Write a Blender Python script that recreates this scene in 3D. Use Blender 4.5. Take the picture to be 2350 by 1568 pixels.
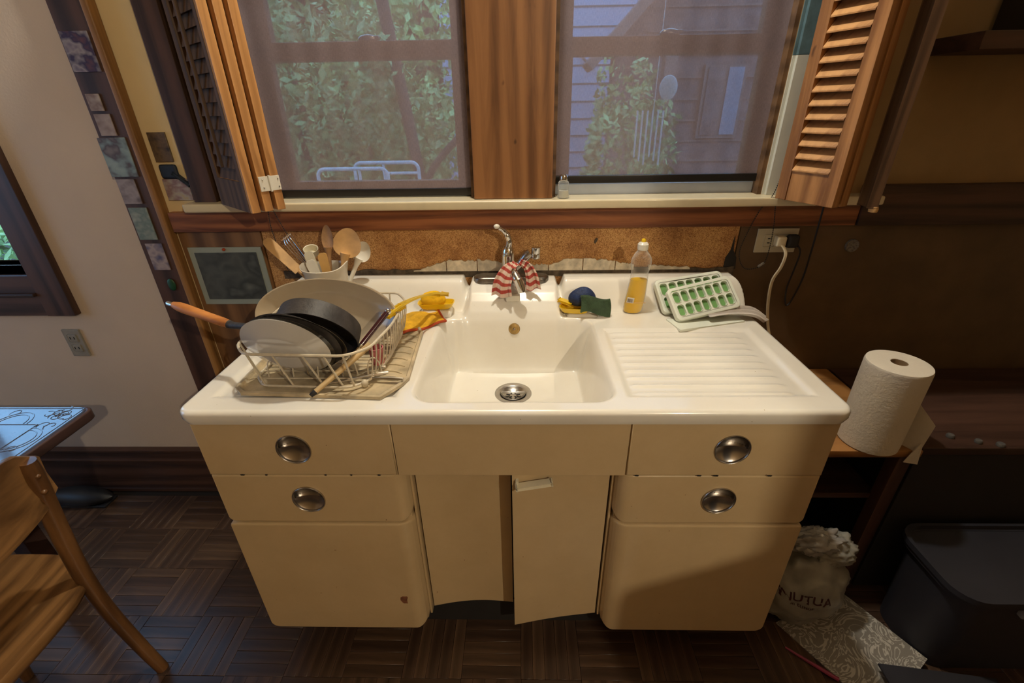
import bpy, bmesh, math, random
import numpy as np
from mathutils import Vector, Matrix, noise
random.seed(7); rng = np.random.default_rng(7)
S = bpy.context.scene
C = S.collection
PI = math.pi
for o in list(bpy.data.objects): bpy.data.objects.remove(o)

# ------------------------------------------------------------------ camera, world, exposure, big lights
F_PX, PITCH, YAW, ROLL = 1044.35, math.radians(27.1), math.radians(1.4631), math.radians(-.9481)
CAM = Vector((.0289, 0, 1.5183))
fw = Vector((-math.sin(YAW)*math.cos(PITCH), math.cos(YAW)*math.cos(PITCH), -math.sin(PITCH)))
rt = Vector((math.cos(YAW), math.sin(YAW), 0)); up = rt.cross(fw)
r2 = rt*math.cos(ROLL)+up*math.sin(ROLL); u2 = up*math.cos(ROLL)-rt*math.sin(ROLL)
cd = bpy.data.cameras.new('camera'); cam = bpy.data.objects.new('camera', cd); C.objects.link(cam)
cam.matrix_world = Matrix(((r2.x, u2.x, -fw.x, CAM.x), (r2.y, u2.y, -fw.y, CAM.y), (r2.z, u2.z, -fw.z, CAM.z), (0, 0, 0, 1)))
cd.sensor_width = 36; cd.lens = F_PX/2350*36; cd.clip_start = .02; cd.clip_end = 200
S.camera = cam
S.view_settings.view_transform = 'Standard'; S.view_settings.look = 'None'
S.view_settings.gamma = 1; S.view_settings.use_curve_mapping = False
S.view_settings.exposure = 0.0
W = bpy.data.worlds.new('overcast'); S.world = W; W.use_nodes = True
bg = W.node_tree.nodes['Background']
bg.inputs[0].default_value = (.28, .56, 1.0, 1); bg.inputs[1].default_value = 3.7

def lamp(name, typ, loc, energy, col, size=.05, rot=None, sy=None):
    d = bpy.data.lights.new(name, typ); d.energy = energy; d.color = col
    if typ == 'AREA':
        d.size = size
        if sy: d.shape = 'RECTANGLE'; d.size_y = sy
    else: d.shadow_soft_size = size
    o = bpy.data.objects.new(name, d); C.objects.link(o); o.location = loc
    if rot: o.rotation_euler = rot
    return o
LAMP1 = (.0, 1.22, 3.1)      # pendant bulb over the sink
LAMP2 = (1.3, -1.4, 2.45)     # ceiling bulb of the room, behind to the right
lamp('sink_lamp_light', 'POINT', LAMP1, 98, (1, .95, .83), .045)
lamp('ceiling_lamp_light', 'POINT', LAMP2, 104, (1, .86, .64), .014)
# daylight portals just outside the windows
for nm, x, z, sx, sz in (('a', -.46, 1.65, .66, .80), ('b', .46, 1.65, .66, .80), ('c', -2.36, 1.6, 1.3, 1.15)):
    p = lamp('window_daylight', 'AREA', (x, 1.72, z), 1, (1, 1, 1), sx, (-PI/2, 0, 0), sz)
    p.data.cycles.is_portal = True
p = lamp('window_daylight', 'AREA', (-3.45, .45, 1.5), 1, (1, 1, 1), 1.2, (0, -PI/2, 0), 1.1)
p.rotation_euler = (PI/2, 0, -PI/2); p.data.cycles.is_portal = True

# ------------------------------------------------------------------ materials
def srgb(r, g, b):
    f = lambda c: (c/255/12.92) if c/255 <= .04045 else ((c/255+.055)/1.055)**2.4
    return (f(r), f(g), f(b))
def nodes(name):
    m = bpy.data.materials.new(name); m.use_nodes = True
    nt = m.node_tree; return m, nt, nt.nodes['Principled BSDF']
def texco(nt, scale=(1, 1, 1), rot=(0, 0, 0)):
    t = nt.nodes.new('ShaderNodeTexCoord'); mp = nt.nodes.new('ShaderNodeMapping')
    mp.inputs['Scale'].default_value = scale; mp.inputs['Rotation'].default_value = rot
    nt.links.new(t.outputs['Object'], mp.inputs[0]); return mp.outputs[0]
def noise_n(nt, vec, scale, detail=4, rough=.55, dist=0):
    n = nt.nodes.new('ShaderNodeTexNoise'); n.inputs['Scale'].default_value = scale
    n.inputs['Detail'].default_value = detail; n.inputs['Roughness'].default_value = rough
    n.inputs['Distortion'].default_value = dist
    nt.links.new(vec, n.inputs['Vector']); return n.outputs['Fac']
def ramp(nt, fac, stops):
    r = nt.nodes.new('ShaderNodeValToRGB'); e = r.color_ramp.elements
    while len(e) < len(stops): e.new(.5)
    for el, (p, c) in zip(e, stops): el.position = p; el.color = (*c, 1)
    nt.links.new(fac, r.inputs[0]); return r.outputs[0]
def bump(nt, b, fac, strength, dist=.002):
    n = nt.nodes.new('ShaderNodeBump'); n.inputs['Strength'].default_value = strength
    n.inputs['Distance'].default_value = dist
    nt.links.new(fac, n.inputs['Height']); nt.links.new(n.outputs[0], b.inputs['Normal'])
def mix(nt, fac, a, b_):
    n = nt.nodes.new('ShaderNodeMix'); n.data_type = 'RGBA'
    for sock, v in ((n.inputs[0], fac), (n.inputs[6], a), (n.inputs[7], b_)):
        if hasattr(v, 'links') or hasattr(v, 'node'): nt.links.new(v, sock)
        else: sock.default_value = (*v, 1) if isinstance(v, tuple) else v
    return n.outputs[2]
def plain(name, col, rough=.5, metal=0, var=.12, vs=12, bmp=0, bs=60, coat=0, alpha=None, sheen=0):
    m, nt, b = nodes(name)
    v = texco(nt); n = noise_n(nt, v, vs, 5)
    d = tuple(c*(1-var) for c in col); l = tuple(min(1, c*(1+var)) for c in col)
    nt.links.new(ramp(nt, n, [(.3, d), (.7, l)]), b.inputs['Base Color'])
    b.inputs['Roughness'].default_value = rough; b.inputs['Metallic'].default_value = metal
    b.inputs['Coat Weight'].default_value = coat; b.inputs['Coat Roughness'].default_value = .08
    if sheen: b.inputs['Sheen Weight'].default_value = sheen
    if bmp: bump(nt, b, noise_n(nt, v, bs, 4), bmp)
    if alpha is not None: b.inputs['Alpha'].default_value = alpha
    return m
def wood(name, c1, c2, axis=2, rough=.45, scale=1, coat=0, stretch=14, spots=0):
    m, nt, b = nodes(name)
    sc = [14*scale]*3; sc[axis] = 14*scale/stretch
    v = texco(nt, tuple(sc))
    n = noise_n(nt, v, 2.2, 6, .6, 1.2)
    w = nt.nodes.new('ShaderNodeTexWave'); w.wave_type = 'BANDS'; w.bands_direction = 'X' if axis != 0 else 'Z'
    w.inputs['Scale'].default_value = .55; w.inputs['Distortion'].default_value = 9; w.inputs['Detail'].default_value = 3
    w.inputs['Detail Scale'].default_value = .8
    nt.links.new(v, w.inputs[0])
    mth = nt.nodes.new('ShaderNodeMath'); mth.operation = 'MULTIPLY_ADD'; mth.inputs[1].default_value = .28
    nt.links.new(w.outputs['Fac'], mth.inputs[0]); 
    m2 = nt.nodes.new('ShaderNodeMath'); m2.operation = 'MULTIPLY'; m2.inputs[1].default_value = .85
    nt.links.new(n, m2.inputs[0]); nt.links.new(m2.outputs[0], mth.inputs[2])
    col = ramp(nt, mth.outputs[0], [(.36, tuple(c*.8 for c in c1)), (.54, tuple((a+b_)/2 for a, b_ in zip(c1, c2))), (.72, tuple(c*1.12 for c in c2))])
    if spots:
        vo = texco(nt, (1, 1, .6)); s = noise_n(nt, vo, 22, 2)
        k = ramp(nt, s, [(.70, (0, 0, 0)), (.76, (1, 1, 1))])
        col = mix(nt, k, col, tuple(c*.45 for c in c1))
    nt.links.new(col, b.inputs['Base Color'])
    b.inputs['Roughness'].default_value = rough; b.inputs['Coat Weight'].default_value = coat
    b.inputs['Coat Roughness'].default_value = .15
    bump(nt, b, n, .25, .001)
    return m
def glassy(name, col, rough=.02, ior=1.45, trans=1.0):
    m, nt, b = nodes(name)
    b.inputs['Base Color'].default_value = (*col, 1); b.inputs['Roughness'].default_value = rough
    b.inputs['Transmission Weight'].default_value = trans; b.inputs['IOR'].default_value = ior
    return m
def emit(name, col, s):
    m, nt, b = nodes(name); b.inputs['Base Color'].default_value = (*col, 1)
    b.inputs['Emission Color'].default_value = (*col, 1); b.inputs['Emission Strength'].default_value = s; return m

M = {}
M['plaster'] = plain('beige_plaster', (.64, .52, .41), .9, var=.05, vs=3, bmp=.35, bs=140)
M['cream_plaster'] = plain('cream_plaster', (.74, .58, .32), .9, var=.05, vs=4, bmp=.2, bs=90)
M['ceiling'] = plain('ceiling_paint', (.34, .29, .22), .9, var=.04)
M['dark_brown'] = wood('dark_brown_wood', (.040, .018, .012), (.085, .040, .026), 2, .5, .6)
M['dark_brown_h'] = wood('dark_brown_wood_horizontal', (.040, .018, .012), (.085, .040, .026), 0, .5, .6)
M['apron'] = wood('red_brown_wood', (.15, .045, .017), (.31, .11, .04), 0, .42, .9)
M['mullion'] = wood('amber_fir', (.17, .068, .024), (.28, .125, .046), 2, .38, .75, spots=1)
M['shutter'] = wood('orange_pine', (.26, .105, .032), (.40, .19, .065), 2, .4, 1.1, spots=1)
M['shutter_edge'] = wood('bright_orange_pine', (.42, .19, .06), (.60, .31, .11), 2, .4, 1.1, spots=1)  # lamplight on the left leaves put into a brighter pine colour
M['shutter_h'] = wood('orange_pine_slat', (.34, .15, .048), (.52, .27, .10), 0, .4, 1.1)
M['shutter_dark'] = wood('weathered_brown_pine', (.075, .036, .016), (.14, .072, .034), 2, .6, 1.2)  # same shutter pine with the shade of its unlit sides in the colour
M['edge_trim'] = wood('ochre_trim_wood', (.26, .12, .035), (.40, .20, .06), 2, .5, .8)
M['panel'] = wood('brown_wall_panel', (.13, .062, .025), (.22, .11, .045), 2, .5, .5)
M['panel_dark'] = plain('dark_brown_hardboard', (.12, .072, .034), .55, var=.18, vs=9, bmp=.15)
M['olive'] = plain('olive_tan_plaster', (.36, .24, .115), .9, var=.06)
M['white_paint'] = plain('cream_sill_paint', (.68, .58, .38), .35, var=.05, coat=.3)
M['jamb_white'] = plain('white_jamb_paint', (.60, .60, .52), .5, var=.06)
M['strip_paint'] = plain('pale_blue_white_paint', (.50, .56, .66), .5, var=.06)
M['jamb_blue'] = plain('teal_grey_paint', (.10, .17, .19), .6, var=.25, vs=30)
M['sash'] = wood('brown_sash_wood', (.10, .050, .022), (.17, .09, .04), 0, .5, .7)
M['black'] = plain('black_plastic', (.012, .011, .011), .35, var=.1)
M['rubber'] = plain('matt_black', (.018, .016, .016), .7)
M['chrome'] = plain('chrome', (.72, .71, .69), .12, 1, var=.04)
M['steel'] = plain('brushed_steel', (.50, .48, .45), .28, 1, var=.12, vs=40)
M['dark_steel'] = plain('tarnished_steel', (.42, .39, .36), .26, 1, var=.2, vs=8)
M['plate_white'] = plain('white_glazed_plate', (.62, .60, .57), .15, var=.03, coat=.6)
M['platter'] = plain('beige_stoneware', (.46, .37, .25), .25, var=.05, coat=.5)
M['crock'] = plain('grey_white_crock', (.60, .54, .44), .2, var=.08, vs=20, coat=.5)
M['iron'] = plain('black_cast_iron', (.036, .030, .027), .55, var=.6, vs=22, bmp=.5, bs=90)
M['dark_plate'] = plain('black_enamel', (.030, .027, .022), .16, var=.1, coat=.5)
M['handle_wood'] = wood('amber_handle_wood', (.38, .13, .03), (.55, .22, .06), 0, .4, 1.2)
M['spoon_wood'] = plain('pale_beech', (.56, .33, .13), .6, var=.22, vs=18)
M['spoon_wood_dark'] = plain('stained_beech', (.36, .20, .085), .6, var=.35, vs=20)
M['pale_handle'] = plain('pale_cream_wood', (.60, .42, .20), .5, var=.15, vs=30)
M['orange_wood'] = plain('orange_bamboo', (.66, .38, .12), .5, var=.12)
M['cream_plastic'] = plain('cream_silicone', (.66, .60, .44), .4, var=.05)
M['white_plastic'] = plain('white_plastic', (.72, .68, .58), .3, var=.04)
M['rack_wire'] = plain('ivory_coated_wire', (.60, .52, .38), .35, var=.12, vs=40)
M['tray_mat'] = plain('stained_ivory_tray', (.46, .37, .23), .4, var=.42, vs=17)
M['yellow'] = plain('yellow_plastic', (.80, .52, .012), .3, var=.06, coat=.3)
M['yellow_sponge'] = plain('yellow_sponge', (.88, .50, .006), .9, var=.08, vs=60, bmp=.35, bs=160)
M['yellow_cloth'] = plain('mustard_terry_cloth', (.66, .36, .015), .95, var=.22, vs=40, bmp=.8, bs=220)
M['red_trim'] = plain('rust_red_binding', (.42, .06, .015), .9)
M['maroon'] = plain('maroon_resin', (.045, .006, .010), .2, coat=.5)
M['blue'] = plain('navy_nylon_mesh', (.007, .022, .085), .6, var=.4, vs=90, bmp=.9, bs=260)
M['green_pad'] = plain('dark_green_scouring_fibre', (.034, .062, .026), .9, var=.3, vs=50, bmp=.9, bs=240)
M['tray_white'] = plain('translucent_white_plastic', (.76, .79, .68), .35, var=.03)
M['tray_green'] = plain('green_silicone', (.16, .34, .11), .4, var=.08)
M['white_cloth'] = plain('white_cotton', (.60, .55, .50), .95, var=.06, bmp=.4, bs=180)
M['paper_roll'] = plain('paper_towel', (.66, .60, .50), .95, var=.04, bmp=.7, bs=120)
M['cardboard'] = plain('brown_cardboard', (.22, .14, .07), .9)
M['outlet'] = plain('ivory_outlet_plastic', (.55, .50, .36), .4, var=.04)
M['outlet_grey'] = plain('grey_outlet_plastic', (.30, .28, .24), .5, var=.1, vs=40)
M['cord_white'] = plain('ivory_cord', (.72, .62, .42), .45)
M['cap_grey'] = plain('dull_grey_cap', (.09, .085, .08), .6)
M['slot'] = plain('slot_black', (.01, .01, .01), .8)
M['parquet_a'] = wood('parquet_brown', (.046, .025, .016), (.076, .042, .026), 0, .3, .9)
M['parquet_b'] = wood('parquet_brown_cross', (.048, .026, .017), (.082, .046, .028), 1, .3, .9)
M['parquet_c'] = wood('parquet_light_brown', (.072, .040, .024), (.115, .066, .038), 0, .32, .9)
M['parquet_d'] = wood('parquet_light_cross', (.072, .040, .024), (.115, .066, .038), 1, .32, .9)
M['grout'] = plain('floor_joint', (.018, .012, .008), .9)
M['table_wood'] = plain('dark_lacquered_tabletop', (.07, .08, .12), .14, var=.3, vs=5, bmp=.12, bs=30, coat=.8)
M['table_edge'] = wood('dark_table_edge', (.035, .018, .016), (.075, .038, .032), 1, .4, .6)
M['chair_wood'] = wood('golden_oak', (.10, .042, .014), (.18, .082, .028), 2, .35, .8, coat=.3)
M['chair_board'] = wood('golden_oak_board', (.13, .060, .020), (.24, .120, .042), 1, .35, .8, coat=.3)
M['tile'] = plain('old_white_tile_and_mortar', (.66, .58, .44), .6, var=.30, vs=40, bmp=.6)
M['mortar'] = plain('dirty_grey_caulk', (.10, .075, .05), .9, var=.6, vs=50, bmp=.6)
M['leaf'] = plain('green_leaves', (.30, .42, .17), .6, var=.65, vs=5)
M['leaf_b'] = plain('bright_leaves', (.42, .58, .22), .6, var=.6, vs=5)
M['bark'] = plain('brown_bark', (.10, .07, .06), .9, var=.3)
M['shingle'] = plain('brown_shingle', (.17, .12, .12), .9, var=.3, vs=8)
M['siding'] = plain('pale_blue_siding', (.50, .58, .80), .8, var=.05)
M['roofing'] = plain('brown_roof_boards', (.20, .14, .13), .9, var=.2)
M['curtain'] = plain('dull_curtain', (.26, .27, .34), .9)
M['rail'] = plain('white_tube', (.75, .80, .95), .4)
M['soil'] = plain('garden_soil', (.09, .07, .05), 1, var=.3)
M['bin'] = plain('grey_plastic_bin', (.026, .026, .034), .5, var=.15, vs=5)
M['fridge'] = plain('black_fridge_enamel', (.03, .03, .035), .3)
M['magenta'] = plain('magenta_plastic', (.25, .02, .06), .4)
M['shoe'] = plain('black_leather', (.012, .012, .014), .5)
M['bag'] = plain('crinkled_white_plastic_bag', (.27, .26, .225), .35, var=.2, vs=12, bmp=.6, bs=30)
M['bag_clear'] = plain('clear_film', (.30, .29, .28), .12, var=.3, vs=20)
M['ink'] = plain('dark_red_ink', (.05, .008, .008), .6)
M['photo_frame'] = plain('grey_green_mat_board', (.32, .36, .31), .7, var=.05)

def mat_enamel():
    m, nt, b = nodes('old_white_enamel'); v = texco(nt)
    n = noise_n(nt, v, 5, 5); col = ramp(nt, n, [(.25, (.77, .72, .62)), (.7, (.84, .81, .73))])
    s = noise_n(nt, v, 120, 2); k = ramp(nt, s, [(.76, (0, 0, 0)), (.80, (1, 1, 1))])
    col = mix(nt, k, col, (.42, .33, .2))
    nt.links.new(col, b.inputs['Base Color']); b.inputs['Roughness'].default_value = .22
    b.inputs['Coat Weight'].default_value = .6; b.inputs['Coat Roughness'].default_value = .07
    bump(nt, b, noise_n(nt, v, 14, 3), .06, .004)
    return m
M['enamel'] = mat_enamel()
def mat_cab():
    m, nt, b = nodes('cream_yellow_cabinet_paint'); v = texco(nt)
    n = noise_n(nt, v, 6, 6, .7); col = ramp(nt, n, [(.25, (.52, .38, .205)), (.75, (.60, .45, .255))])
    s = noise_n(nt, v, 45, 3, .6); k = ramp(nt, s, [(.735, (0, 0, 0)), (.75, (1, 1, 1))])
    col = mix(nt, k, col, (.16, .075, .03))
    nt.links.new(col, b.inputs['Base Color']); b.inputs['Roughness'].default_value = .38
    b.inputs['Coat Weight'].default_value = .2
    bump(nt, b, noise_n(nt, v, 60, 4), .08, .001)
    return m
M['cabinet'] = mat_cab()
M['chip'] = plain('bare_rusty_primer', (.20, .075, .035), .8, var=.4, vs=60)
def mat_particle():
    m, nt, b = nodes('particle_board'); v = texco(nt)
    vo = nt.nodes.new('ShaderNodeTexVoronoi'); vo.inputs['Scale'].default_value = 520
    nt.links.new(v, vo.inputs['Vector'])
    hs = nt.nodes.new('ShaderNodeSeparateColor'); nt.links.new(vo.outputs['Color'], hs.inputs[0])
    col = ramp(nt, hs.outputs[0], [(0, (.27, .11, .026)), (.35, (.47, .23, .065)), (.8, (.68, .39, .15))])
    big = noise_n(nt, v, 9, 5, .7)
    k = ramp(nt, big, [(.28, (.50, .38, .30)), (.48, (.86, .80, .76)), (.62, (1, 1, 1))])
    mm = nt.nodes.new('ShaderNodeMix'); mm.data_type = 'RGBA'; mm.blend_type = 'MULTIPLY'; mm.inputs[0].default_value = 1
    nt.links.new(col, mm.inputs[6]); nt.links.new(k, mm.inputs[7])
    nt.links.new(mm.outputs[2], b.inputs['Base Color']); b.inputs['Roughness'].default_value = .75
    bump(nt, b, hs.outputs[0], .2, .001)
    return m
M['particle'] = mat_particle()
def mat_shade():
    # woven solar-screen cloth: threads with open holes between them (half of the light passes through the holes)
    m = bpy.data.materials.new('woven_sun_screen'); m.use_nodes = True; nt = m.node_tree
    b = nt.nodes['Principled BSDF']; out = nt.nodes['Material Output']
    v = texco(nt, (1, 1, 1)); n = noise_n(nt, texco(nt, (150, 1, 16)), 6, 4)
    n2 = noise_n(nt, texco(nt, (16, 1, 150)), 6, 4)
    nt.links.new(ramp(nt, n, [(.3, (.26, .205, .23)), (.7, (.36, .29, .32))]), b.inputs['Base Color'])
    b.inputs['Roughness'].default_value = .9
    t = nt.nodes.new('ShaderNodeBsdfTransparent'); t.inputs[0].default_value = (1, 1, 1, 1)
    mx = nt.nodes.new('ShaderNodeMixShader')
    mr = nt.nodes.new('ShaderNodeMapRange'); mr.inputs[1].default_value = .3; mr.inputs[2].default_value = .7
    mr.inputs[3].default_value = .66; mr.inputs[4].default_value = .76
    nt.links.new(n2, mr.inputs[0]); nt.links.new(mr.outputs[0], mx.inputs[0])
    nt.links.new(t.outputs[0], mx.inputs[1]); nt.links.new(b.outputs[0], mx.inputs[2])
    nt.links.new(mx.outputs[0], out.inputs[0]); return m
M['shade'] = mat_shade()
def mat_pane():
    m = bpy.data.materials.new('window_glass'); m.use_nodes = True; nt = m.node_tree
    nt.nodes.remove(nt.nodes['Principled BSDF']); out = nt.nodes['Material Output']
    t = nt.nodes.new('ShaderNodeBsdfTransparent'); t.inputs[0].default_value = (.93, .96, .95, 1)
    g = nt.nodes.new('ShaderNodeBsdfGlossy'); g.inputs['Roughness'].default_value = .02
    lw = nt.nodes.new('ShaderNodeLayerWeight'); lw.inputs[0].default_value = .5
    pw = nt.nodes.new('ShaderNodeMath'); pw.operation = 'POWER'; pw.inputs[1].default_value = 4; nt.links.new(lw.outputs['Facing'], pw.inputs[0])
    f = nt.nodes.new('ShaderNodeMath'); f.operation = 'MULTIPLY_ADD'; f.inputs[1].default_value = .8; f.inputs[2].default_value = .04
    nt.links.new(pw.outputs[0], f.inputs[0])
    mx = nt.nodes.new('ShaderNodeMixShader'); nt.links.new(f.outputs[0], mx.inputs[0])
    nt.links.new(t.outputs[0], mx.inputs[1]); nt.links.new(g.outputs[0], mx.inputs[2]); nt.links.new(mx.outputs[0], out.inputs[0])
    return m
M['pane'] = mat_pane()
def mat_clear(name, tint, gl=.35, body=(.8, .8, .75), k=.12):
    m = bpy.data.materials.new(name); m.use_nodes = True; nt = m.node_tree
    b = nt.nodes['Principled BSDF']; out = nt.nodes['Material Output']
    b.inputs['Base Color'].default_value = (*body, 1); b.inputs['Roughness'].default_value = .1
    t = nt.nodes.new('ShaderNodeBsdfTransparent'); t.inputs[0].default_value = (*tint, 1)
    lw = nt.nodes.new('ShaderNodeLayerWeight'); lw.inputs[0].default_value = gl
    mth = nt.nodes.new('ShaderNodeMath'); mth.operation = 'MULTIPLY_ADD'; mth.inputs[1].default_value = .7; mth.inputs[2].default_value = k
    nt.links.new(lw.outputs['Facing'], mth.inputs[0])
    mx = nt.nodes.new('ShaderNodeMixShader'); nt.links.new(mth.outputs[0], mx.inputs[0])
    nt.links.new(t.outputs[0], mx.inputs[1]); nt.links.new(b.outputs[0], mx.inputs[2]); nt.links.new(mx.outputs[0], out.inputs[0])
    return m
M['clear'] = mat_clear('clear_bottle_plastic', (.97, .96, .93), k=.03)
M['clear_glass'] = mat_clear('clear_shaker_glass', (.93, .96, .96))
def mat_liquid():
    m, nt, b = nodes('amber_dish_soap'); b.inputs['Base Color'].default_value = (.95, .60, .008, 1)
    b.inputs['Roughness'].default_value = .08; b.inputs['Transmission Weight'].default_value = .12
    b.inputs['IOR'].default_value = 1.36; return m
M['liquid'] = mat_liquid()
def mat_stripe():
    m, nt, b = nodes('red_and_cream_striped_cloth')
    a = nt.nodes.new('ShaderNodeUVMap'); sp = nt.nodes.new('ShaderNodeSeparateXYZ'); nt.links.new(a.outputs[0], sp.inputs[0])
    mt = nt.nodes.new('ShaderNodeMath'); mt.operation = 'SINE'
    m0 = nt.nodes.new('ShaderNodeMath'); m0.operation = 'MULTIPLY'; m0.inputs[1].default_value = 2*PI*6
    nt.links.new(sp.outputs[1], m0.inputs[0]); nt.links.new(m0.outputs[0], mt.inputs[0])
    col = ramp(nt, mt.outputs[0], [(.0, (.62, .46, .36)), (.12, (.38, .055, .04))]); 
    nt.links.new(col, b.inputs['Base Color']); b.inputs['Roughness'].default_value = .95
    bump(nt, b, noise_n(nt, texco(nt), 300, 2), .5, .001); return m
M['stripe'] = mat_stripe()
def mat_print(name, cols, scale, kind='noise', seed=0):
    # flat printed picture: abstract blotches in the picture's own colours
    m, nt, b = nodes(name); v = texco(nt, (1, 1, 1.3)); 
    n = nt.nodes.new('ShaderNodeTexNoise'); n.noise_dimensions = '4D'; n.inputs['W'].default_value = seed
    n.inputs['Scale'].default_value = scale; n.inputs['Detail'].default_value = 2.5; nt.links.new(v, n.inputs['Vector'])
    st = [(.3+.4*i/(len(cols)-1), c) for i, c in enumerate(cols)]
    nt.links.new(ramp(nt, n.outputs['Fac'], st), b.inputs['Base Color']); b.inputs['Roughness'].default_value = .45
    return m
def mat_paisley():
    m, nt, b = nodes('paisley_print'); v = texco(nt)
    n = noise_n(nt, v, 9, 3, .5, 2.5); mt = nt.nodes.new('ShaderNodeMath'); mt.operation = 'MULTIPLY'; mt.inputs[1].default_value = 60
    s = nt.nodes.new('ShaderNodeMath'); s.operation = 'SINE'; nt.links.new(n, mt.inputs[0]); nt.links.new(mt.outputs[0], s.inputs[0])
    nt.links.new(ramp(nt, s.outputs[0], [(.35, (.22, .20, .17)), (.6, (.46, .43, .38))]), b.inputs['Base Color'])
    b.inputs['Roughness'].default_value = .8; return m
M['paisley'] = mat_paisley()

# ------------------------------------------------------------------ geometry helpers
class MB:
    def __init__(s, xf=None): s.v = []; s.f = []; s.uv = None; s.xf = xf
    def add(s, vs, fs):
        b = len(s.v)
        if s.xf is not None: vs = [tuple(s.xf @ Vector(v)) for v in vs]
        s.v += [tuple(v) for v in vs]; s.f += [tuple(i+b for i in f) for f in fs]; return s
    def box(s, x0, x1, y0, y1, z0, z1, bev=0, seg=2):
        bm = bmesh.new(); bmesh.ops.create_cube(bm, size=1)
        for v in bm.verts:
            v.co = ((x0+x1)/2+v.co.x*(x1-x0), (y0+y1)/2+v.co.y*(y1-y0), (z0+z1)/2+v.co.z*(z1-z0))
        if bev: bmesh.ops.bevel(bm, geom=bm.edges[:], offset=bev, segments=seg, affect='EDGES', profile=.5)
        s.frombm(bm); return s
    def frombm(s, bm):
        bm.verts.index_update()
        s.add([v.co[:] for v in bm.verts], [[v.index for v in f.verts] for f in bm.faces]); bm.free()
    def obox(s, p, q, w, h, upv=(0, 0, 1), bev=0):
        # box from p to q (length axis) with width w (perpendicular to upv) and height h (along upv)
        p = Vector(p); q = Vector(q); d = (q-p); L = d.length; d.normalize()
        u = Vector(upv); u = (u-d*u.dot(d)).normalized(); sd = d.cross(u)
        bm = bmesh.new(); bmesh.ops.create_cube(bm, size=1)
        for v in bm.verts:
            c = v.co.copy(); v.co = (p+q)/2+d*c.x*L+sd*c.y*w+u*c.z*h
        if bev: bmesh.ops.bevel(bm, geom=bm.edges[:], offset=bev, segments=2, affect='EDGES', profile=.5)
        s.frombm(bm); return s
    def tube(s, pts, r, n=8, caps=True, closed=False):
        pts = [Vector(p) for p in pts]; N = len(pts)
        rr = list(np.interp(np.linspace(0, 1, N), np.linspace(0, 1, len(r)), r)) if isinstance(r, (list, tuple)) else [r]*N
        vs = []; fs = []; prev = None
        for i, p in enumerate(pts):
            if closed: t = pts[(i+1) % N]-pts[i-1]
            else: t = pts[min(i+1, N-1)]-pts[max(i-1, 0)]
            if t.length < 1e-9: t = Vector((0, 0, 1))
            t.normalize()
            if prev is None:
                a = Vector((0, 0, 1)) if abs(t.z) < .9 else Vector((1, 0, 0)); prev = t.cross(a).normalized()
            prev = (prev-t*prev.dot(t)); prev.normalize(); b = t.cross(prev)
            for k in range(n):
                a = 2*PI*k/n; vs.append(p+(prev*math.cos(a)+b*math.sin(a))*rr[i])
        m = N if closed else N-1
        for i in range(m):
            for k in range(n):
                j = (i+1) % N; fs.append((i*n+k, i*n+(k+1) % n, j*n+(k+1) % n, j*n+k))
        if caps and not closed: fs += [tuple(range(n))[::-1], tuple((N-1)*n+k for k in range(n))]
        return s.add(vs, fs)
    def lathe(s, prof, c=(0, 0, 0), n=32, ax=None, sx=1, sy=1, arc=None):
        # prof: (radius, height) list; ax: normal direction; sx, sy squash
        c = Vector(c); ax = Vector(ax or (0, 0, 1)).normalized()
        a = Vector((0, 0, 1)) if abs(ax.z) < .95 else Vector((1, 0, 0))
        u = a.cross(ax).normalized(); w = ax.cross(u)
        if abs(ax.z) >= .95: u, w = Vector((1, 0, 0)), Vector((0, 1, 0))
        vs = []; fs = []
        for (r, h) in prof:
            for k in range(n):
                t = 2*PI*k/n; vs.append(c+ax*h+u*math.cos(t)*r*sx+w*math.sin(t)*r*sy)
        for i in range(len(prof)-1):
            for k in range(n): fs.append((i*n+k, i*n+(k+1) % n, (i+1)*n+(k+1) % n, (i+1)*n+k))
        if prof[0][0] > 1e-6: pass
        if prof[0] != prof[-1]:
            if prof[0][0] > 1e-5: fs.append(tuple(range(n))[::-1])
            if prof[-1][0] > 1e-5: fs.append(tuple((len(prof)-1)*n+k for k in range(n)))
        return s.add(vs, fs)
    def ball(s, c, r, seg=16, rings=10, f=None):
        c = Vector(c); r = r if isinstance(r, (tuple, list)) else (r, r, r); vs = []; fs = []
        for i in range(rings+1):
            ph = PI*i/rings
            for k in range(seg):
                t = 2*PI*k/seg; d = Vector((math.sin(ph)*math.cos(t), math.sin(ph)*math.sin(t), math.cos(ph)))
                g = f(d) if f else 1
                vs.append(c+Vector((d.x*r[0], d.y*r[1], d.z*r[2]))*g)
        for i in range(rings):
            for k in range(seg): fs.append((i*seg+k, i*seg+(k+1) % seg, (i+1)*seg+(k+1) % seg, (i+1)*seg+k))
        return s.add(vs, fs)
    def prism(s, poly, y0, y1):
        # polygon in XZ, extruded along Y
        n = len(poly); vs = [(x, y0, z) for x, z in poly]+[(x, y1, z) for x, z in poly]
        return s.add(vs, [tuple(range(n)), tuple(range(2*n-1, n-1, -1))]+[(i, i+n, (i+1) % n+n, (i+1) % n) for i in range(n)])
    def slab(s, poly, z0, z1):
        n = len(poly); vs = [(x, y, z0) for x, y in poly]+[(x, y, z1) for x, y in poly]
        return s.add(vs, [tuple(range(n))[::-1], tuple(range(n, 2*n))]+[(i, (i+1) % n, (i+1) % n+n, i+n) for i in range(n)])
    def grid(s, P, closed_u=False):
        # P[i][j] points
        a = len(P); b = len(P[0]); vs = [p for row in P for p in row]; fs = []
        for i in range(a-1):
            for j in range(b-1): fs.append((i*b+j, (i+1)*b+j, (i+1)*b+j+1, i*b+j+1))
        return s.add(vs, fs)
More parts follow.
